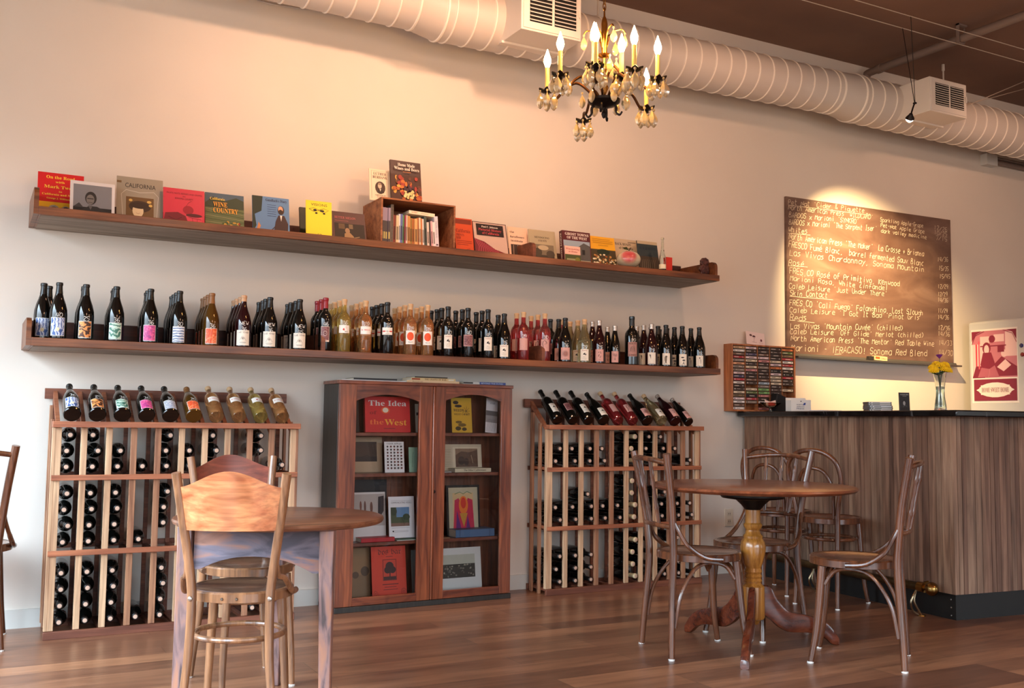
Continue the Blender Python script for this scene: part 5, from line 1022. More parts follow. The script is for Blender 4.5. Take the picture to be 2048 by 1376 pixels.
# ceramic peach, bottle, red box, ornament
def on_shelf(px, y): return at(px, 520, 1, y)[0]
pxx = on_shelf(1257, 4.945); m, nt, b = newmat('peach_glaze'); f = noise(nt, coords(nt, (1, 1, 1)), 9, 2)
t_ = nt.nodes.new('ShaderNodeTexCoord'); vd = nt.nodes.new('ShaderNodeVectorMath'); vd.operation = 'DISTANCE'; vd.inputs[1].default_value = (-.03, -.048, .068); nt.links.new(t_.outputs['Object'], vd.inputs[0])
nt.links.new(ramp(nt, vd.outputs['Value'], [(.0, (176, 56, 70)), (.035, (196, 96, 96)), (.055, (196, 190, 166)), (.2, (206, 206, 180))]), b.inputs['Base Color']); b.inputs['Roughness'].default_value = .08; b.inputs['Coat Weight'].default_value = .8
pe = thing('ceramic_peach', 'glossy ceramic peach, pink-blushed and pale green, on the upper shelf', 'ornament', (pxx, 4.945, ZU+.0006))
mb = MB(); rs_ = []
for i in range(15):
    th = PI*i/14; r_ = .074*math.sin(th)**.9 if 0 < i < 14 else .001; z_ = .052-.052*math.cos(th)-(.012 if i == 14 else 0)
    rs_.append([(r_*math.cos(a)*(1-.08*math.exp(-((a-4.9)/.25)**2)), r_*math.sin(a)*(1-.08*math.exp(-((a-4.9)/.25)**2)), z_) for a in [2*PI*k/40 for k in range(40)]])
mb.rings(rs_, m); mb.build('peach_body', pe, smooth=80)
mb = MB(); mb.tube(cr([(0, 0, .088), (.004, 0, .11), (.016, 0, .125)], 4), .004, mat((70, 50, 34)), 8); mb.add([(0, 0, .11), (-.02, -.012, .126), (-.05, -.01, .12), (-.03, .006, .114)], [(0, 1, 2, 3)], mat((70, 84, 52), .4)); mb.build('stem_leaf', pe)
gb = thing('glass_bottle', 'slim clear glass bottle with a cream paper band, upper shelf', 'bottle', (on_shelf(1325, 4.925), 4.925, ZU+.0006))
hb_ = at(1325, 476, 1, 4.925)[2]-ZU; P_ = [(0, 0), (.019, 0), (.021, .004), (.021, .07), (.018, .09), (.010, .125), (.008, .15), (.008, hb_-.012), (.0105, hb_-.011), (.0105, hb_-.001), (.008, hb_), (.0065, hb_), (.0065, .15), (.0165, .085), (.0195, .07), (.0195, .006), (0, .005)]
mb = MB(); mb.lathe(P_, G_clear, 20, cap=False); mb.build('glass_body', gb); mb = MB(); mb.lathe([(.0215, .012), (.0215, .04)], mat((232, 226, 200)), 20, cap=False); mb.build('paper_band', gb)
rx = on_shelf(1337, 5.0); boxo('card_box', (rx-.022, 4.995, ZU+.0006), (rx+.026, 5.02, ZU+.105), mat((206, 50, 36), .5), None, .001, False, label='small plain red card box behind the clear glass bottle', cat='box')
ox = on_shelf(1405, 4.98); orn = thing('carved_ornament', 'dark carved wooden ornament near the right end of the upper shelf', 'ornament', (ox, 4.96, ZU+.0006)); OM = blotch('carved_dark_wood', [(.35, (40, 20, 20)), (.65, (92, 52, 48))], 60, 1, .45, 6, (1, 1, 1), 0, .8)
mb = MB(); mb.prism([(.034*math.cos(a)*(1+.06*math.cos(9*a)), .088+.03*math.sin(a)*(1+.06*math.cos(9*a))) for a in [2*PI*k/36 for k in range(36)]], -.008, .008, OM); mb.prism([(-.036, 0), (.036, 0), (.03, .03), (.034, .05), (.02, .075), (-.02, .075), (-.036, .055), (-.044, .04), (-.03, .026)], -.010, .010, OM); mb.build('carved_plaque', orn, bevel=.003)
mb = MB()
for a in range(7): mb.tube(cr([(-.02+a*.007, -.012, .02), (-.028+a*.008, -.014, .04), (-.012+a*.005, -.012, .062)], 4), .0035, OM, 6)
mb.tube([(.02*math.cos(a), -.009, .09+.018*math.sin(a)) for a in [2*PI*k/18 for k in range(18)]], .003, OM, 6, closed=True); mb.build('relief', orn)
mb = MB(); mb.box((-.02, .012, 0), (.03, .06, .012), OM); mb.build('foot', orn)
# ================================================================ CABINET CONTENTS
CAG = 'items shown inside the glazed cabinet'
def cpos(x, dep, z): v = np.array([CX0, CY0, 0])+ux*x+uy*dep; return (v[0], v[1], z)
def incab(label, cat, name, box, zs, dep, art_, base=(230, 228, 220), th=.002, lean=.12, roll=0, book=None):
    """box = crop pixels x0, x1, ytop ; zs = shelf height"""
    x0, z1 = cl(box[0], box[2], dep+.02); x1, _ = cl(box[1], box[2], dep+.02); w_ = x1-x0; h_ = (z1-zs-.001)/math.cos(lean)
    loc = cpos((x0+x1)/2, dep, zs+.0012); rot = (-lean, roll, ca)
    if book: t = thing(name, label, cat, loc, rot, CAG); return book_local(t, w_, h_, book, base, art_)
    return sheet(label, cat, name, w_, h_, art_, loc, rot, base, th, CAG)
SL, SR = shz
SK = (206, 200, 188)
incab('red book titled The Idea of the West with a white sun', 'book', 'book', (296, 538, 168), SL[0], .08, [('e', .45, .62, .1, .1, (226, 90, 40)), ('e', .45, .62, .065, .07, (236, 232, 216)), ('t', serif('The Idea'), .08, .74, .92, .15, (228, 220, 216)), ('t', serif('of'), .1, .5, .26, .1, (150, 14, 20)), ('t', serif('the'), .1, .22, .4, .14, (240, 120, 60)), ('t', serif('West'), .42, .2, .92, .17, (244, 170, 60)), ('r', .4, .1, .66, .115, (110, 8, 16))], (206, 22, 26), book=.02)
incab('dark framed picture half hidden left of the red book in the cabinet', 'picture', 'framed_picture', (236, 262, 190), SL[0], .14, [], (60, 44, 34), .008)
incab('cream booklet edge by the right side of the left cabinet door, top shelf', 'booklet', 'booklet', (566, 590, 210), SL[0], .10, [('r', .2, .6, .8, .7, (60, 60, 60))], (226, 222, 206))
incab('brown picture in a pale mount on the second shelf behind the left door', 'picture', 'mounted_picture', (226, 388, 388), SL[1], .14, [('r', .0, .3, .82, .86, (66, 48, 36)), ('r', .0, .3, .82, .44, (44, 32, 26)), ('l', [(.3, .42), (.5, .48), (.6, .42)], .003, (30, 24, 20))], (176, 152, 124), .003)
dots = [('e', .16+.17*i, .84-.1*j, .045, .032, (44+20*((i*3+j) % 4), 36, 34)) for i in range(5) for j in range(8)]
incab('white card of rows of small cider apple drawings', 'card', 'printed_card', (400, 505, 414), SL[1], .07, [('t', 'CIDER APPLES', .12, .91, .88, .045, KB)]+dots, (232, 234, 238))
incab('pale mint green card beside the apple card', 'card', 'printed_card', (530, 590, 444), SL[1], .09, [('l', [(.3, .2), (.34, .7), (.4, .8)], .0016, (60, 110, 90))], (168, 214, 190))
incab('black framed panel behind the leaning photograph, third shelf of the left side', 'picture', 'framed_picture', (226, 412, 620), SL[2], .17, [], (26, 24, 26), .006, .05)
incab('wide photograph of dark standing figures, third shelf of the left side', 'photograph', 'photograph', (218, 408, 690), SL[2], .11, [('r', .02, .3, .98, .96, (170, 160, 154)), ('e', .3, .72, .03, .1, (110, 60, 40)), ('e', .42, .7, .03, .12, (90, 50, 36)), ('e', .6, .68, .04, .12, (96, 54, 38)), ('p', [(.78, .5), (.8, .9), (.96, .92), (.95, .6), (.86, .5)], (40, 28, 30))], (206, 202, 200), .003)
incab('white leaflet with a green orchard photo, third shelf of the left side', 'leaflet', 'leaflet', (424, 562, 712), SL[2]+.012, .06, [('t', 'COMMUNICATING VESSELS', .1, .83, .9, .045, (60, 60, 70)), ('r', .1, .9, .9, .905, (120, 120, 120)), ('r', .08, .28, .8, .74, (60, 74, 44)), ('r', .3, .5, .8, .74, (92, 130, 170)), ('e', .2, .64, .12, .1, (36, 54, 30)), ('e', .68, .5, .14, .08, (40, 60, 34)), ('r', .08, .28, .8, .36, (120, 90, 76)), ('l', [(.5, .5), (.6, .32), (.7, .4)], .002, (40, 30, 26)), ('r', .1, .24, .8, .245, (120, 120, 120)), ('r', .2, .17, .75, .175, (120, 120, 120)), ('r', .2, .14, .75, .145, (120, 120, 120)), ('e', .16, .16, .03, .02, KB)], (226, 226, 230))
def flatbook(label, cx_, w_, dep0, dep1, z, th, c, sp_art=None, name='book', page_side='L', pages=True):
    """book lying flat, spine to the front"""
    x0, _ = cl(cx_[0], 700, dep0); x1, _ = cl(cx_[1], 700, dep0); W_ = x1-x0; t = thing(name, label, 'book', cpos((x0+x1)/2, dep0, z+.0008), (0, 0, ca), CAG); D_ = dep1-dep0
    boxo('pages', (-W_/2+.002, .0015, .0015), (W_/2-.002, D_-.002, th-.0015), PAGE, t, 0, False)
    mb = MB(); cm = mat(c, .45); mb.box((-W_/2, 0, 0), (W_/2, D_, .0014), cm); mb.box((-W_/2, 0, th-.0014), (W_/2, D_, th), cm); mb.box((-W_/2, 0, .0014), (W_/2, .0014, th-.0014), cm); cv = mb.build('cover', t, bevel=.001)
    if sp_art: mb = MB(); art(mb, sp_art, W_, th, lambda u, v, l: (-W_/2+u, -l, v)); mb.build('spine_print', cv)
    return t
flatbook('red book lying flat at the front of the third shelf, left side', (282, 462), 0, .035, .13, SL[2], .022, (176, 26, 38))
flatbook('thin dark green book lying flat beside the red one', (474, 580), 0, .036, .14, SL[2], .010, (60, 84, 62), [('r', 0, 0, 1, .3, (220, 220, 210))])
incab('orange-red poster lettered dos bar with a dark tree print', 'poster', 'poster', (335, 520, 985), SL[3], .09, [('t', '\U0001D521\U0001D52C\U0001D530 \U0001D51F\U0001D51E\U0001D52F', .2, .84, .86, .11, (60, 14, 12)), ('r', .42, .79, .62, .80, (80, 16, 14)), ('r', .32, .32, .72, .74, (120, 30, 20)), ('r', .34, .335, .7, .725, (196, 62, 38)), ('e', .52, .6, .12, .09, (50, 18, 14)), ('e', .46, .53, .1, .07, (50, 18, 14)), ('e', .6, .53, .1, .07, (50, 18, 14)), ('l', [(.52, .34), (.53, .56)], .006, (50, 18, 14)), ('r', .34, .335, .7, .40, (60, 20, 16)), ('r', .3, .24, .76, .255, (80, 16, 14)), ('r', .36, .19, .7, .2, (80, 16, 14)), ('r', .32, .14, .74, .15, (80, 16, 14)), ('l', swirl(.1, .08, .08, 2), .0014, (80, 16, 14)), ('l', swirl(.9, .08, .08, -2), .0014, (80, 16, 14))], (206, 62, 38), .0015, .14)
incab('faded brown landscape print on the bottom shelf behind the left door', 'picture', 'mounted_picture', (212, 325, 992), SL[3], .15, [('r', 0, 0, 1, .45, (124, 96, 66)), ('e', .3, .45, .16, .07, (86, 64, 44)), ('e', .75, .52, .2, .1, (80, 60, 42))], (140, 108, 74), .003)
incab('clear-edged sleeve standing by the poster on the bottom shelf', 'booklet', 'booklet', (548, 580, 1000), SL[3], .12, [], (150, 160, 160))
incab('mustard yellow booklet about weeds with black plant drawings', 'booklet', 'booklet', (762, 870, 176), SR[0], .08, [('t', serif('WEEDS'), .1, .6, .6, .08, KB), ('t', serif('WEST COAST'), .12, .5, .9, .05, KB), ('e', .22, .86, .14, .05, KB), ('e', .34, .76, .18, .04, KB), ('e', .34, .3, .16, .04, (110, 88, 20)), ('e', .5, .22, .2, .05, (110, 88, 20)), ('e', .3, .12, .14, .06, (60, 50, 16)), ('e', .6, .1, .12, .05, (60, 50, 16))]+[('l', [(.72, .62), (.72+.2*math.cos(a), .62+.13*math.sin(a))], .0014, KB) for a in [2*PI*k/9 for k in range(9)]], (206, 168, 44))
incab('tall white card printed JULIE with a grey landscape, leaning right', 'card', 'printed_card', (938, 1000, 180), SR[0], .07, [('t', serif('JULIE'), .34, .84, .76, .05, (120, 120, 130)), ('r', 0, .3, 1, .64, (150, 152, 158)), ('r', 0, .5, 1, .64, (96, 98, 104))]+[('l', [(.1+.1*i, .04), (.2+.1*i, .4)], .0012, (60, 60, 66)) for i in range(8)], (222, 224, 232), .0015, .12, .10)
incab('cream folder with a brown engraving and printed text', 'card', 'printed_card', (700, 922, 428), SR[1]+.0, .13, [('r', .3, .1, .98, .9, (206, 196, 172)), ('r', .36, .16, .9, .84, (84, 62, 46)), ('e', .5, .4, .08, .16, (50, 36, 28)), ('e', .62, .36, .06, .14, (50, 36, 28)), ('p', [(.36, .6), (.5, .74), (.7, .7), (.9, .8), (.9, .84), (.36, .84)], (130, 106, 84)), ('l', [(.74, .6), (.78, .3)], .002, (190, 170, 140))]+[('r', .06, .8-.06*i, .26, .808-.06*i, (110, 100, 84)) for i in range(11)], (190, 180, 156), .003)
flatbook('cream book lying flat with a printed spine about Californians', (780, 975), 0, .05, .16, SR[1], .022, (206, 198, 170), [('t', serif('The Other Californians'), .24, .3, .86, .5, (60, 50, 30))])
flatbook('thin grey booklet lying flat by the centre post, second shelf right', (720, 762), 0, .045, .13, SR[1], .006, (170, 172, 170))
f = incab('framed print of a red and purple figure in a black frame', 'picture', 'framed_picture', (738, 915, 650), SR[2], .13, [('r', .06, .05, .94, .95, (186, 180, 152)), ('r', .18, .1, .8, .84, (206, 176, 130)), ('p', [(.18, .1), (.24, .7), (.36, .74), (.5, .5), (.64, .74), (.78, .7), (.82, .1)], (190, 30, 70)), ('p', [(.26, .1), (.3, .5), (.4, .2), (.42, .1)], (96, 30, 110)), ('p', [(.56, .1), (.62, .4), (.7, .1)], (96, 30, 110)), ('e', .5, .6, .14, .18, (226, 120, 40)), ('e', .5, .64, .08, .11, (206, 50, 30)), ('p', [(.38, .44), (.5, .16), (.62, .44)], (196, 140, 50)), ('l', [(.24, .82), (.4, .86), (.5, .82), (.62, .87), (.76, .82)], .003, (40, 110, 60))], (18, 18, 18), .012, .1)
flatbook('thick blue cloth book lying flat in front of the framed print', (790, 998), 0, .045, .16, SR[2], .042, (74, 108, 148), [('r', .1, 0, .115, 1, (50, 74, 108)), ('r', .86, 0, .875, 1, (50, 74, 108)), ('r', .9, 0, .905, 1, (50, 74, 108))])
flatbook('thin tan pamphlet lying flat by the centre post, third shelf right', (722, 760), 0, .04, .1, SR[2], .004, (170, 130, 100))
incab('white sheet with a dark panoramic town photograph, bottom right shelf', 'photograph', 'photograph', (712, 922, 992), SR[3], .10, [('r', 0, .3, .84, .62, (52, 50, 44)), ('r', 0, .62, .84, .84, (178, 182, 168))]+blobs(40, [(120, 118, 104), (84, 80, 70), (150, 148, 130)], .04, .34, .8, .6, .01, .03, 13), (206, 210, 208), .0015)
# on top of the cabinet
CT = CH_+.004; TG = 'books and papers on top of the cabinet'
def topb(label, x0, x1, yd, z, th, c, name='book', sp=None, rz=0):
    a, _ = cl(x0, 80, yd); b, _ = cl(x1, 80, yd); W_ = b-a; D_ = .12; t = thing(name, label, name.replace('_', ' ') if name != 'book' else 'book', cpos((a+b)/2, yd, z), (0, 0, ca+rz), TG)
    boxo('pages', (-W_/2+.002, .0012, .0012), (W_/2-.002, D_-.002, th-.0012), PAGE, t, 0, False)
    mb = MB(); cm = mat(c, .5); mb.box((-W_/2, 0, 0), (W_/2, D_, .001), cm); mb.box((-W_/2, 0, th-.001), (W_/2, D_, th), cm); mb.box((-W_/2, 0, .001), (W_/2, .001, th-.001), cm); cv = mb.build('cover', t)
    if sp: mb = MB(); art(mb, sp, W_, th, lambda u, v, l: (-W_/2+u, -l, v)); mb.build('spine_print', cv)
topb('white magazine at the bottom left of the pile on the cabinet', 172, 520, .06, CT, .006, (220, 220, 220), 'magazine')
topb('black-covered magazine on the left pile on top of the cabinet', 236, 470, .07, CT+.0065, .010, (44, 46, 48), 'magazine')
topb('cream book lettered WEST OF LAND at the bottom of the cabinet-top pile', 523, 806, .04, CT, .012, (222, 190, 150), 'book', [('t', serif('West of Last'), .1, .3, .3, .4, (90, 60, 40))])
topb('yellowish book spine lettered GRAPES OF on top of the cabinet', 545, 785, .045, CT+.0125, .014, (214, 190, 140), 'book', [('t', serif('THE GRAPES OF RAIL'), .3, .2, .8, .6, (110, 40, 20)), ('r', .02, .2, .2, .8, (150, 60, 30)), ('r', .84, .2, .96, .7, (226, 220, 200))])
topb('dark slim book topmost on the cabinet-top pile', 566, 742, .05, CT+.027, .007, (58, 50, 40))
topb('white and grey book at the left of the right-hand cabinet-top pair', 828, 914, .05, CT, .014, (200, 200, 196), 'book', [('r', 0, .3, .6, .9, (50, 50, 50))])
topb('blue book spine at the right end of the cabinet top', 916, 1056, .045, CT, .015, (62, 82, 140), 'book', [('t', 'BEYOND THE DUNES', .06, .25, .9, .5, (200, 210, 230))])
# ================================================================ CHALKBOARD
def bpx(x, y): return at(1550+.27616*x, 380+.27616*y, 1, WY-.02)
bx0, bx1 = at(1573, 500, 1, WY-.02)[0], at(1904, 600, 1, WY-.02)[0]; bz1 = 2.592; bz0 = 1.53
cb = thing('chalkboard', 'large brown chalkboard wine list with handwritten names and prices', 'chalkboard', ((bx0+bx1)/2, WY, bz0))
m, nt, b = newmat('dusty_slate'); f = noise(nt, coords(nt, (.8, 1, 2.2)), 2.6, 5, .9)
nt.links.new(ramp(nt, f, [(.3, (84, 62, 54)), (.55, (108, 84, 74)), (.75, (134, 110, 98))]), b.inputs['Base Color']); b.inputs['Roughness'].default_value = .42
tl, tr = at(1599.7, 712.2, 1, WY-.075), at(1913, 730.7, 1, WY-.075); T0 = tl[2]+.01; T1 = tr[2]+.01; bz0 = T0
mb = MB(); vs = [(bx0, WY-.02, T0), (bx1, WY-.02, T1), (bx1, WY-.02, bz1+.015), (bx0, WY-.02, bz1), (bx0, WY-.0005, T0), (bx1, WY-.0005, T1), (bx1, WY-.0005, bz1+.015), (bx0, WY-.0005, bz1)]
mb.add(vs, [(0, 1, 2, 3), (4, 7, 6, 5), (0, 4, 5, 1), (1, 5, 6, 2), (2, 6, 7, 3), (3, 7, 4, 0)], m); mb.build('slate', cb, world=True)
mb = MB(); AL = mat((96, 94, 92), .4, .5); n = 1
mb.add([(bx0+.05, y, z+d) for z, d in ((T0, 0),) for y, d in ((WY-.021, .012), (WY-.021, -.02), (WY-.075, -.02), (WY-.075, -.008), (WY-.03, -.006))]+[(bx1+.03, y, T1+d) for y, d in ((WY-.021, .012), (WY-.021, -.02), (WY-.075, -.02), (WY-.075, -.008), (WY-.03, -.006))],
       [(0, 1, 2, 3, 4), (9, 8, 7, 6, 5), (0, 5, 6, 1), (1, 6, 7, 2), (2, 7, 8, 3), (3, 8, 9, 4), (4, 9, 5, 0)], AL); mb.build('chalk_tray', cb, world=True)
LN = [("Pet Nat 'Cider & Piquette", 95, 103, 650, 165, 1), ("North American Press 'WILDCARD'", 95, 140, 715, 215, 1), ("BARDOS x Marioni 'SYNKRO'", 100, 197, 610, 245, 1), ("BARDOS x Marioni 'The Serpent Iser'", 100, 248, 740, 298, 1), ("Sparkling Apple-Grape", 762, 228, 1075, 272, .8), ("Pet-Nat Apple Grape", 765, 268, 1085, 315, .8), ("dark valley medicine", 768, 308, 1100, 355, .8), ("12/26", 1150, 285, 1250, 305, .9), ("10/25", 1152, 322, 1250, 335, .9), ("7/15", 1162, 360, 1250, 372, .9),
 ("Whites", 95, 303, 240, 318, 1.05), ("North American Press 'The Maker'  La Crosse + Brianna", 100, 355, 1080, 480, 1.15), ("FRESCO Fum\u00e9 Blanc,  barrel fermented Sauv Blanc", 98, 412, 1080, 550, 1.15), ("Las Vivas Chardonnay, Sonoma Mountain", 105, 475, 1085, 595, 1.15), ("14/36", 1175, 515, 1255, 520, .9), ("15/35", 1185, 580, 1258, 588, .9), ("15/45", 1190, 638, 1270, 643, .9),
 ("Ros\u00e9", 98, 545, 215, 552, 1.1), ("FRES.CO Ros\u00e9 of Primitivo, Kenwood", 105, 605, 905, 698, 1.15), ("Marioni Rosa, White Zinfandel", 108, 655, 820, 728, 1), ("Caleb Leisure 'Just Under There'", 100, 712, 815, 770, 1), ("12/29", 1178, 712, 1255, 718, .9), ("12/29", 1178, 768, 1250, 772, .9), ("14/36", 1178, 810, 1255, 815, .9),
 ("Skin Contact", 108, 765, 385, 780, 1.1), ("FRES.CO 'Cali Fuego' Falanghina, Lost Slough", 105, 835, 1075, 908, 1.1), ("Caleb Leisure 'I Got It Bad' Pinot Gris", 105, 885, 1050, 942, 1), ("11/29", 1180, 888, 1250, 892, .9), ("14/36", 1178, 935, 1262, 940, .9),
 ("Reds", 108, 945, 235, 950, 1.2), ("Las Vivas 'Mountain Cuv\u00e9e' (chilled)", 112, 1003, 930, 1018, 1.1), ("Caleb Leisure 'Off Glide' Merlot (chilled)", 108, 1042, 1080, 1070, 1), ("North American Press 'The Mentor' Red Table Wine", 115, 1092, 1155, 1132, 1.1), ("Marioni - \u00a1FRACASO! Sonoma Red Blend", 118, 1165, 1105, 1205, 1.3), ("12/36", 1180, 1012, 1270, 1018, .9), ("14/36", 1180, 1056, 1268, 1060, .9), ("14/33", 1183, 1122, 1285, 1127, 1), ("14/30", 1185, 1195, 1290, 1200, 1.1)]
CHK = mat((216, 202, 180), .9); mb = MB(); q = random.Random(4)
def put_pl(pl, A, B, w_):
    vs, fs = stroke_quads(pl, w_); mb.add([(x_, WY-.0206, z_) for x_, z_ in vs], fs, CHK)
for s, x0, y0, x1, y1, k in LN:
    A, B = bpx(x0, y0), bpx(x1, y1); W_ = B[0]-A[0]; sl = (B[2]-A[2])/W_; h_ = .036*k
    for pl in hand(s, 0, 0, h_, W_, .06, r=q): put_pl([(A[0]+u, A[2]+v+sl*u) for u, v in pl], A, B, .0030 if k < 1.05 else .0034)
for x0, y0, x1, y1 in ((95, 108, 690, 182), (95, 313, 255, 327), (95, 547, 235, 558), (105, 770, 420, 795), (105, 942, 285, 962), (430, 1190, 480, 1188)):
    A, B = bpx(x0, y0), bpx(x1, y1); put_pl([(A[0]+(B[0]-A[0])*i/6, A[2]+(B[2]-A[2])*i/6+q.uniform(-.001, .001)) for i in range(7)], A, B, .003)
mb.build('chalk_writing', cb, world=True)
e0 = at(1738, 716, 1, WY-.05); TRZ = T0+(T1-T0)*(e0[0]-bx0)/(bx1-bx0); boxo('board_eraser', (e0[0]-.012, WY-.066, TRZ-.006), (e0[0]+.035, WY-.036, TRZ+.022), mat((36, 34, 34), .8), None, .002, False, label='small dark felt eraser on the chalkboard tray', cat='eraser')
e1 = e0[0]+.04; zt_ = TRZ-.007; sheet('little cream and orange chalk box on the chalkboard tray', 'box', 'chalk_box', .13, .032, [('r', .05, .3, .4, .8, (206, 90, 40)), ('t', 'CHALK', .5, .3, .92, .4, (190, 60, 40))], (e1+.065, WY-.068, zt_), (0, .04, 0), (226, 196, 150), .03)
# ================================================================ CASSETTE RACK
KX0, KX1, KY, KZ0, KZ1 = 4.467, 5.035, 5.18, 1.0695, 1.520
ks = thing('cassette_rack', 'wooden wall rack packed with rows of cassette tapes beside the chalkboard', 'rack', (KX0, KY, KZ0))
for a, b_ in (((KX0, KY, KZ0), (KX0+.011, WY-.001, KZ1)), ((KX1-.011, KY, KZ0), (KX1, WY-.001, KZ1))): boxo('side_board', a, b_, W_cas, ks)
boxo('top_board', (KX0+.0112, KY, KZ1-.011), (KX1-.0112, WY-.001, KZ1), W_cas, ks); boxo('bottom_board', (KX0+.0112, KY, KZ0), (KX1-.0112, WY-.001, KZ0+.011), W_cas, ks); boxo('back_board', (KX0+.0112, WY-.006, KZ0+.0112), (KX1-.0112, WY-.001, KZ1-.0112), W_cas, ks)
ncol, nrow = 5, 20; cwid = (KX1-KX0-.022)/ncol; rh = (KZ1-KZ0-.022)/nrow
for i in range(1, ncol): xx = KX0+.011+i*cwid; boxo('divider', (xx-.002, KY+.004, KZ0+.0115), (xx+.002, WY-.007, KZ1-.0115), W_cas, ks, 0)
mb = MB()
for j in range(1, nrow): z = KZ0+.011+j*rh; mb.tube([(KX0+.011, KY+.002, z), (KX1-.011, KY+.002, z)], .0011, mat((110, 96, 84), .4, .6), 4)
mb.build('wire_shelf', ks, world=True)
T_, W2, BR, RD, GY, PE, PW, NV, DKK, OL, G1, G2, BK2, CR2, PK2, OR2, LB2 = (206, 170, 130), (232, 226, 222), (112, 84, 70), (176, 50, 62), (160, 146, 136), (226, 168, 130), (226, 204, 206), (70, 66, 100), (66, 52, 48), (130, 110, 84), (92, 110, 60), (130, 180, 110), (26, 24, 26), (222, 206, 180), (206, 140, 140), (206, 120, 70), (170, 190, 206)
E_ = None
COLS = [[T_, W2, BR, RD, GY, PE, GY, GY, PW, NV, RD, W2, DKK, DKK, CR2, OL, PW, W2, BR, W2],
 [PW, DKK, NV, PW, CR2, DKK, CR2, PK2, DKK, DKK, BR, DKK, E_, CR2, G1, BK2, RD, GY, E_, E_],
 [DKK, DKK, BR, PW, PK2, DKK, GY, DKK, DKK, DKK, BR, LB2, GY, G2, G2, PK2, DKK, W2, E_, PK2],
 [DKK, DKK, DKK, DKK, CR2, PW, OR2, BK2, PW, CR2, CR2, CR2, DKK, DKK, DKK, E_, E_, E_, E_, E_],
 [OR2, G1, OL, RD, W2, RD, W2, DKK, BK2, RD, DKK, DKK, E_, CR2, E_, E_, E_, E_, E_, E_]]
cnm = ['first', 'second', 'third', 'fourth', 'fifth']; ordw = ['top slot', 'second slot', 'third slot', 'fourth slot', 'fifth slot', 'sixth slot', 'seventh slot', 'eighth slot', 'ninth slot', 'tenth slot', 'eleventh slot', 'twelfth slot', 'thirteenth slot', 'fourteenth slot', 'fifteenth slot', 'sixteenth slot', 'seventeenth slot', 'eighteenth slot', 'nineteenth slot', 'bottom slot']
CNAME = {T_: 'tan', W2: 'white', BR: 'brown', RD: 'red', GY: 'grey', PE: 'peach', PW: 'pinkish white', NV: 'navy', DKK: 'dark', OL: 'olive', G1: 'green', G2: 'light green', BK2: 'black', CR2: 'cream', PK2: 'pink', OR2: 'orange', LB2: 'pale blue'}
def cassette(c, loc, label, k):
    t = thing('cassette_tape', label, 'cassette', loc, (0, 0, R.uniform(-.02, .02)), 'cassettes in the wall rack'); key = ('cas', c, k % 3)
    if key not in BME:
        w_, d_, h_ = .098, .06, .0162; mb = MB(); mb.box((-w_/2, 0, 0), (w_/2, d_, h_), mat((60, 56, 56), .3)); o = mb.build('case'); a = o.data; bpy.data.objects.remove(o)
        mb = MB(); sh = [('r', .015, .08, .985, .92, c)]; dk = tuple(int(v*.45) for v in c) if sum(c) > 300 else (190, 180, 170)
        sh += [[('r', .1, .35, .5, .65, dk), ('r', .8, .3, .88, .7, dk)], [('r', .3, .3, .75, .6, dk)], [('r', .08, .3, .2, .7, dk), ('r', .3, .42, .6, .58, dk), ('r', .9, .3, .95, .7, dk)]][k % 3]
        art(mb, sh, w_, h_, flat_fn(0, -w_/2, 0)); o = mb.build('spine_card'); BME[key] = (a, o.data); bpy.data.objects.remove(o)
    child('case', BME[key][0], t); child('spine_card', BME[key][1], t)
for i in range(ncol):
    for j in range(nrow):
        c = COLS[i][j]
        if c is None: continue
        cassette(c, (KX0+.011+(i+.5)*cwid+R.uniform(-.002, .002), KY+.005+R.uniform(0, .003), KZ0+.0125+(nrow-1-j)*rh), '%s cassette in the %s column, %s, of the wooden cassette rack' % (CNAME[c], cnm[i], ordw[j]), i+j*2)
cx_ = at(1512, 676, 1, KY+.03)
sheet('pale card with a small tree drawing leaning on top of the cassette rack', 'card', 'printed_card', at(1530, 676, 1, KY+.03)[0]-at(1493, 676, 1, KY+.03)[0], at(1510, 664, 1, KY+.04)[2]-KZ1, [('l', [(.4, .2), (.42, .5), (.3, .7)], .0016, (90, 40, 50)), ('l', [(.42, .45), (.5, .66)], .0014, (90, 40, 50)), ('e', .25, .72, .07, .08, (96, 60, 60)), ('e', .42, .66, .08, .07, (84, 50, 54)), ('e', .8, .42, .05, .1, (110, 60, 70)), ('r', .3, .2, .56, .215, (90, 40, 50)), ('r', .66, .2, .9, .215, (110, 60, 70))], (cx_[0], KY+.03, KZ1+.001), (-.2, .08, 0), (232, 210, 206))
# ================================================================ ON THE COUNTER
ZT = TZ1+.0006
def onc(px, x): p = at(px, 815, 0, x); return p[0], p[1]
x, y = onc(1541, 4.70); t = thing('glass_dish', 'cut glass footed dish holding a folded red-printed paper, on the bar', 'dish', (x, y, ZT))
mb = MB(); mb.lathe([(0, 0), (.036, 0), (.036, .003), (.008, .008), (.007, .02), (.03, .028), (.056, .045), (.072, .058), (.07, .059), (.052, .049), (.028, .032), (0, .024)], G_clear, 16, cap=False); mb.build('dish', t, smooth=20)
mb = MB(); mb.add([(-.045, -.015, .035), (.035, -.02, .032), (.045, .0, .078), (0, .002, .066), (-.05, .004, .08)], [(0, 1, 2, 3, 4)], mat((232, 206, 200))); mb.add([(-.03, -.0175, .04), (.025, -.02, .04), (.02, -.004, .062), (-.03, -.004, .062)], [(0, 1, 2, 3)], mat((206, 80, 76)))
pp = mb.build('folded_paper', label='folded red-printed paper sitting in the glass dish', cat='paper'); pp.location = (x, y, ZT)
x, y = onc(1560, 4.86); t = thing('bag', 'black soft bag slumped on the bar behind the glass dish', 'bag', (x, y-.05, ZT))
mb = MB(); vs = []
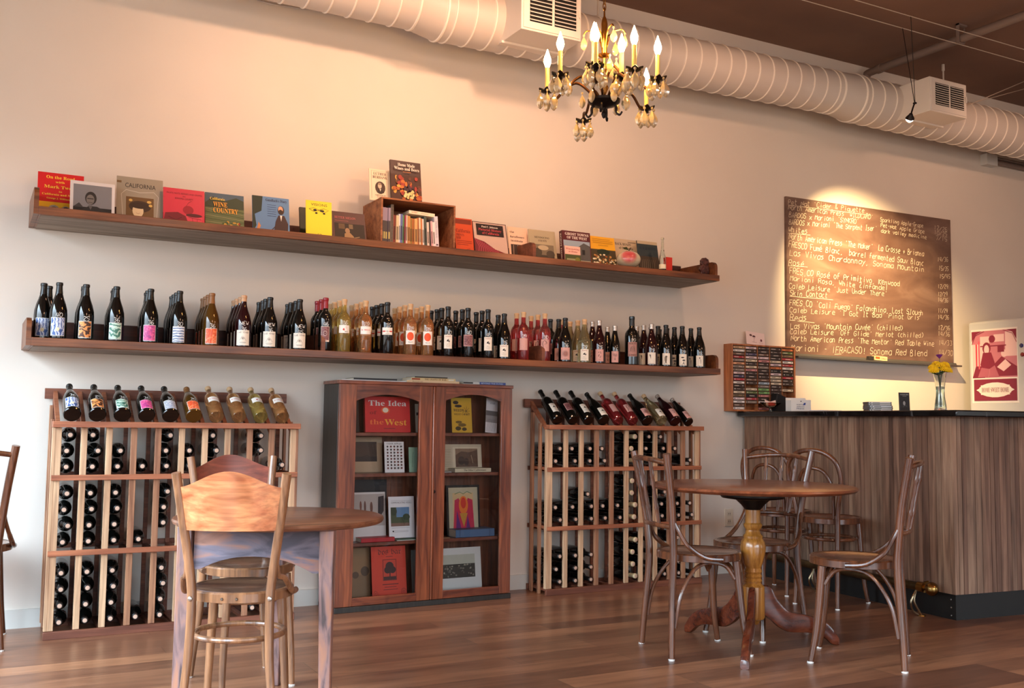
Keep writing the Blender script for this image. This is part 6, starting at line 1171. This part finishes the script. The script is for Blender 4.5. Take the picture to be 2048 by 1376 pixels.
for yy, s in ((-.02, 1), (.045, .96)): vs += [(-.105*s, yy, 0), (.10*s, yy, 0), (.125*s, yy, .085), (.0, yy, .098), (-.085*s, yy, .128), (-.10*s, yy, .07)]
mb.add(vs, [(5, 4, 3, 2, 1, 0), (6, 7, 8, 9, 10, 11)]+[(i, (i+1) % 6, (i+1) % 6+6, i+6) for i in range(6)], mat((16, 17, 20), .7)); mb.build('bag_body', t, bevel=.008)
x, y = onc(1602, 4.68); BW, BH = .145, .075
t = thing('card_box', 'white card box printed NORTH AMERICAN PRESS on the bar', 'box', (x, y, ZT), (0, 0, -.2))
WC_ = mat((226, 226, 222), .6); mb = MB()
for a, b_ in (((-BW/2, 0, 0), (BW/2, .0015, BH)), ((-BW/2, .06, 0), (BW/2, .0615, BH+.012)), ((-BW/2, .0015, 0), (-BW/2+.0015, .06, BH-.004)), ((BW/2-.0015, .0015, 0), (BW/2, .06, BH)), ((-BW/2, .0015, 0), (BW/2, .06, .0015))): mb.box(a, b_, WC_)
bx_ = mb.build('box_walls', t); mb = MB(); NV2 = (44, 62, 110)
art(mb, [('t', 'NORTH', .28, .52, .6, .12, NV2), ('t', 'AMERICAN', .28, .36, .66, .1, NV2), ('t', 'PRESS', .28, .18, .66, .13, NV2), ('p', [(.6, .52), (.72, .56), (.74, .74), (.64, .72)], (44, 72, 150)), ('e', .5, .86, .035, .045, (90, 90, 90))], BW, BH, flat_fn(0, -BW/2, 0)); mb.build('printed_lettering', bx_)
mb = MB()
for k in range(5): mb.box((-BW/2+.006, .008+k*.01, .002), (BW/2-.006, .009+k*.01, BH-.006+k*.002), PAPER)
cc = mb.build('paper_insert', t)
x, y = onc(1650, 4.66); boxo('paper_sheet', (x-.07, y-.05, ZT), (x+.09, y+.06, ZT+.006), mat((210, 208, 214), .7), None, 0, False, label='flat stack of white paper beside the white card box', cat='paper')
x, y = onc(1755, 4.66)
for k, c in enumerate(((226, 224, 220), (206, 204, 200), (222, 224, 228), (196, 192, 188), (226, 222, 216))):
    w_ = .132; t = thing('compact_disc_case', '%s disc case in the small stack on the bar' % ['bottom', 'second-lowest', 'middle', 'second-highest', 'top'][k], 'disc case', (x+R.uniform(-.004, .004), y, ZT+k*.0106), (0, 0, -.55+R.uniform(-.06, .06)), 'disc cases stacked on the bar')
    boxo('case', (-w_/2, -.06, 0), (w_/2, .06, .0102), mat((60, 60, 62), .2), t, 0, False); mb = MB(); art(mb, [('r', .04, .14, .96, .86, c), ('r', .2, .35, .5, .65, (70, 70, 74)), ('r', .08, .3, .14, .7, (40, 40, 40))], w_, .0102, flat_fn(-.06, -w_/2, 0)); mb.build('spine_card', t)
x, y = onc(1810, 4.68); a, h_ = .062, .105
sheet('small upright dark card with a grey portrait, on the bar', 'card', 'printed_card', a, h_, [('r', .06, .04, .94, .97, (34, 36, 40)), ('e', .46, .46, .2, .17, (20, 20, 22)), ('e', .45, .42, .12, .12, (150, 150, 150)), ('r', .1, .04, .9, .2, (24, 24, 26)), ('t', serif('LEISURE'), .1, .86, .9, .06, (190, 190, 186)), ('r', .3, .8, .7, .815, (160, 160, 160)), ('l', [(.3, .2), (.5, .3), (.7, .26)], .002, (90, 90, 90))], (x, y, ZT), (-.06, 0, -.35), (60, 62, 66), .008)
# vase
vx, vy = onc(1881, 4.62); vs_ = thing('flower_vase', 'slim clear glass vase of water on the end of the bar', 'vase', (vx, vy, ZT))
mb = MB(); mb.lathe([(0, 0), (.030, 0), (.032, .004), (.030, .03), (.0235, .075), (.0225, .11), (.028, .16), (.034, .205), (.0325, .205), (.0265, .16), (.021, .11), (.022, .075), (.0285, .03), (.028, .014), (0, .012)], G_clear, 24, cap=False); mb.build('glass_body', vs_)
WAT = mat((200, 210, 190), .02, 0, 1, 1.33); mb = MB(); mb.lathe([(0, .0125), (.0276, .0145), (.0278, .03), (.0215, .075), (.0205, .11), (.0225, .13), (0, .13)], WAT, 20, cap=False); mb.build('water', vs_)
q = random.Random(21); GRN = mat((70, 110, 50), .5); YP = mat((246, 208, 30), .6); YC = mat((226, 170, 20), .7)
fl_ = thing('flower_bouquet', 'bunch of yellow chrysanthemums standing in the clear vase', 'flowers', (vx, vy, ZT+.02))
heads = [(-.045, 0, .215), (-.02, -.02, .235), (.01, -.024, .24), (.035, -.01, .228), (.05, .01, .214), (0, .02, .245), (-.03, .02, .226), (.028, .022, .236), (-.005, -.032, .214), (-.055, -.006, .206), (.02, -.034, .21)]
mb = MB()
for hx, hy, hz in heads: mb.tube(cr([(hx*.12, hy*.12, .0), (hx*.05, hy*.05, .10), (hx*.35, hy*.35, .18), (hx, hy, hz-.022)], 4), .0016, GRN, 5)
for k in range(5): a = q.uniform(0, 6); mb.add([(.01*math.cos(a), .01*math.sin(a), .17), (.04*math.cos(a+.3), .04*math.sin(a+.3), .19), (.055*math.cos(a), .055*math.sin(a), .185), (.04*math.cos(a-.3), .04*math.sin(a-.3), .18)], [(0, 1, 2, 3)], GRN)
mb.build('stems', fl_)
for hx, hy, hz in heads:
    mb = MB(); tilt = Vector((hx*4, hy*4-.15, 1)).normalized().to_track_quat('Z', 'Y').to_matrix().to_4x4(); mb.M = Matrix.Translation((hx, hy, hz-.018)) @ tilt
    for ring_, (n_, r_, up) in enumerate(((15, .027, .002), (14, .025, .009), (12, .020, .015), (8, .012, .019))):
        for k in range(n_):
            a = 2*PI*k/n_+ring_*.4; c_, s_ = math.cos(a), math.sin(a)
            mb.tube([(c_*.003, s_*.003, .001), (c_*r_*.6, s_*r_*.6, up), (c_*r_, s_*r_, up*1.02-.001)], [.0015, .0042, .0026], YP, 5)
    mb.lathe([(0, -.006), (.006, -.003), (.008, .006), (.004, .014), (0, .015)], YC, 8, cap=False); mb.build('flower_head', fl_)
pf = thing('purple_flower', 'single purple flower poking above the yellow chrysanthemums', 'flower', (vx, vy, ZT+.02)); PUR = mat((116, 44, 130), .6)
mb = MB(); mb.tube(cr([(.0, .002, .0), (.002, .002, .1), (.004, .004, .2), (.0, .0, .275)], 4), .0014, GRN, 5); mb.build('stem', pf)
mb = MB()
for k in range(16):
    a = k*2.4; r_ = .016*math.sqrt((k+1)/16); mb.tube([(0, 0, .262), (r_*math.cos(a), r_*math.sin(a), .285-.2*r_)], [.002, .0042], PUR, 5)
mb.build('blossom', pf)
# ================================================================ REFRIGERATOR
fx = 6.85; fy1 = 5.19; ftop = 1.806
fr_ = thing('refrigerator', 'white rounded refrigerator behind the bar, a poster on its door', 'refrigerator', (fx+.35, 4.8, 0))
FR = mat((196, 200, 204), .25, coat=.5)
mb = MB(); mb.box((fx+.05, 4.28, .02), (fx+.70, fy1, ftop), FR); mb.build('body', fr_, world=True, bevel=.02)
mb = MB(); mb.box((fx, 4.285, .08), (fx+.048, fy1-.004, ftop-.01), FR); dr = mb.build('door', fr_, world=True, bevel=.018)
mb = MB(); pts = cr([(fx-.005, 4.66, 1.76), (fx-.05, 4.66, 1.745), (fx-.05, 4.66, 1.6), (fx-.05, 4.66, 1.52), (fx-.004, 4.66, 1.5)], 5); mb.tube(pts, .012, mat((226, 216, 200), .3), 8); mb.build('handle', dr, world=True)
mb = MB(); mb.lathe([(.05, 0), (.06, .012), (.05, .02), (0, .022)], IRON, 16, (fx+.2, 4.62, ftop+.0005)); mb.build('dark_bowl', origin=(fx+.2, 4.62, ftop+.0005), label='dark round lid lying on top of the refrigerator', cat='lid')
PW_ = 5.158-4.765; PH_ = 1.733-1.168; MG = (132, 40, 66); MG2 = (196, 120, 138); MGL = (232, 196, 200)
pa = [('r', .02, .34, .98, .975, MG2), ('r', .02, .34, .3, .8, MGL), ('r', .74, .62, .98, .95, MGL), ('r', .2, .8, .4, .9, MGL), ('r', .5, .82, .72, .92, MGL), ('e', .46, .86, .07, .05, MG), ('r', .2, .76, .76, .775, MG), ('p', [(.02, .34), (.1, .5), (.24, .5), (.3, .34)], MG), ('r', .1, .5, .13, .8, (206, 50, 76)), ('r', .16, .46, .19, .84, (214, 90, 110)), ('e', .34, .74, .09, .08, MG), ('e', .34, .72, .055, .065, MGL), ('p', [(.2, .52), (.26, .68), (.44, .68), (.52, .52), (.46, .46), (.24, .46)], MG), ('p', [(.14, .35), (.22, .48), (.38, .46), (.36, .35)], (176, 96, 116)), ('p', [(.38, .35), (.4, .46), (.5, .5), (.62, .35)], (176, 96, 116)), ('e', .72, .66, .07, .05, MGL), ('p', [(.5, .52), (.66, .62), (.98, .48), (.98, .36), (.6, .36)], MG), ('p', [(.56, .48), (.74, .58), (.86, .5), (.7, .42)], MGL), ('l', [(.02, .8), (.1, .92), (.3, .972)], .004, MG), ('l', [(.98, .8), (.9, .92), (.7, .972)], .004, MG), ('r', .58, .68, .72, .76, MG), ('p', [(.02, .975), (.02, .84), (.12, .94), (.24, .975)], MG), ('p', [(.98, .975), (.98, .84), (.9, .94), (.78, .975)], MG),
 ('r', .05, .03, .97, .32, MG), ('e', .51, .175, .36, .1, (232, 226, 220)), ('r', .2, .11, .82, .24, (232, 226, 220)), ('p', [(.1, .175), (.2, .21), (.2, .14)], (232, 226, 220)), ('p', [(.92, .175), (.82, .21), (.82, .14)], (232, 226, 220)), ('t', serif('HOME SWEET HOME'), .22, .145, .8, .06, MG)]
mb = MB(); mb.box((fx-.0015, 4.765, 1.168), (fx-.0003, 5.158, 1.733), mat((236, 230, 228), .6)); art(mb, pa, PW_, PH_, lambda u, v, l: (fx-.0015-l, 5.158-u, 1.168+v))
mb.build('poster', origin=(fx-.001, 4.96, 1.45), label='maroon and white HOME SWEET HOME poster on the refrigerator door', cat='poster')
for pxy, c, n in (((2043, 691), (36, 44, 110), 'blue'), ((2045, 709), (120, 26, 34), 'dark red')):
    p = at(*pxy, 0, fx); mb = MB(); mb.M = Matrix.Translation(p) @ Matrix.Rotation(-PI/2, 4, 'Y'); mb.lathe([(.016, .0003), (.016, .004), (.010, .010), (0, .012)], mat(c, .15, coat=.8), 16)
    o = mb.build('magnet', label='%s round magnet on the refrigerator door by the poster' % n, cat='magnet')
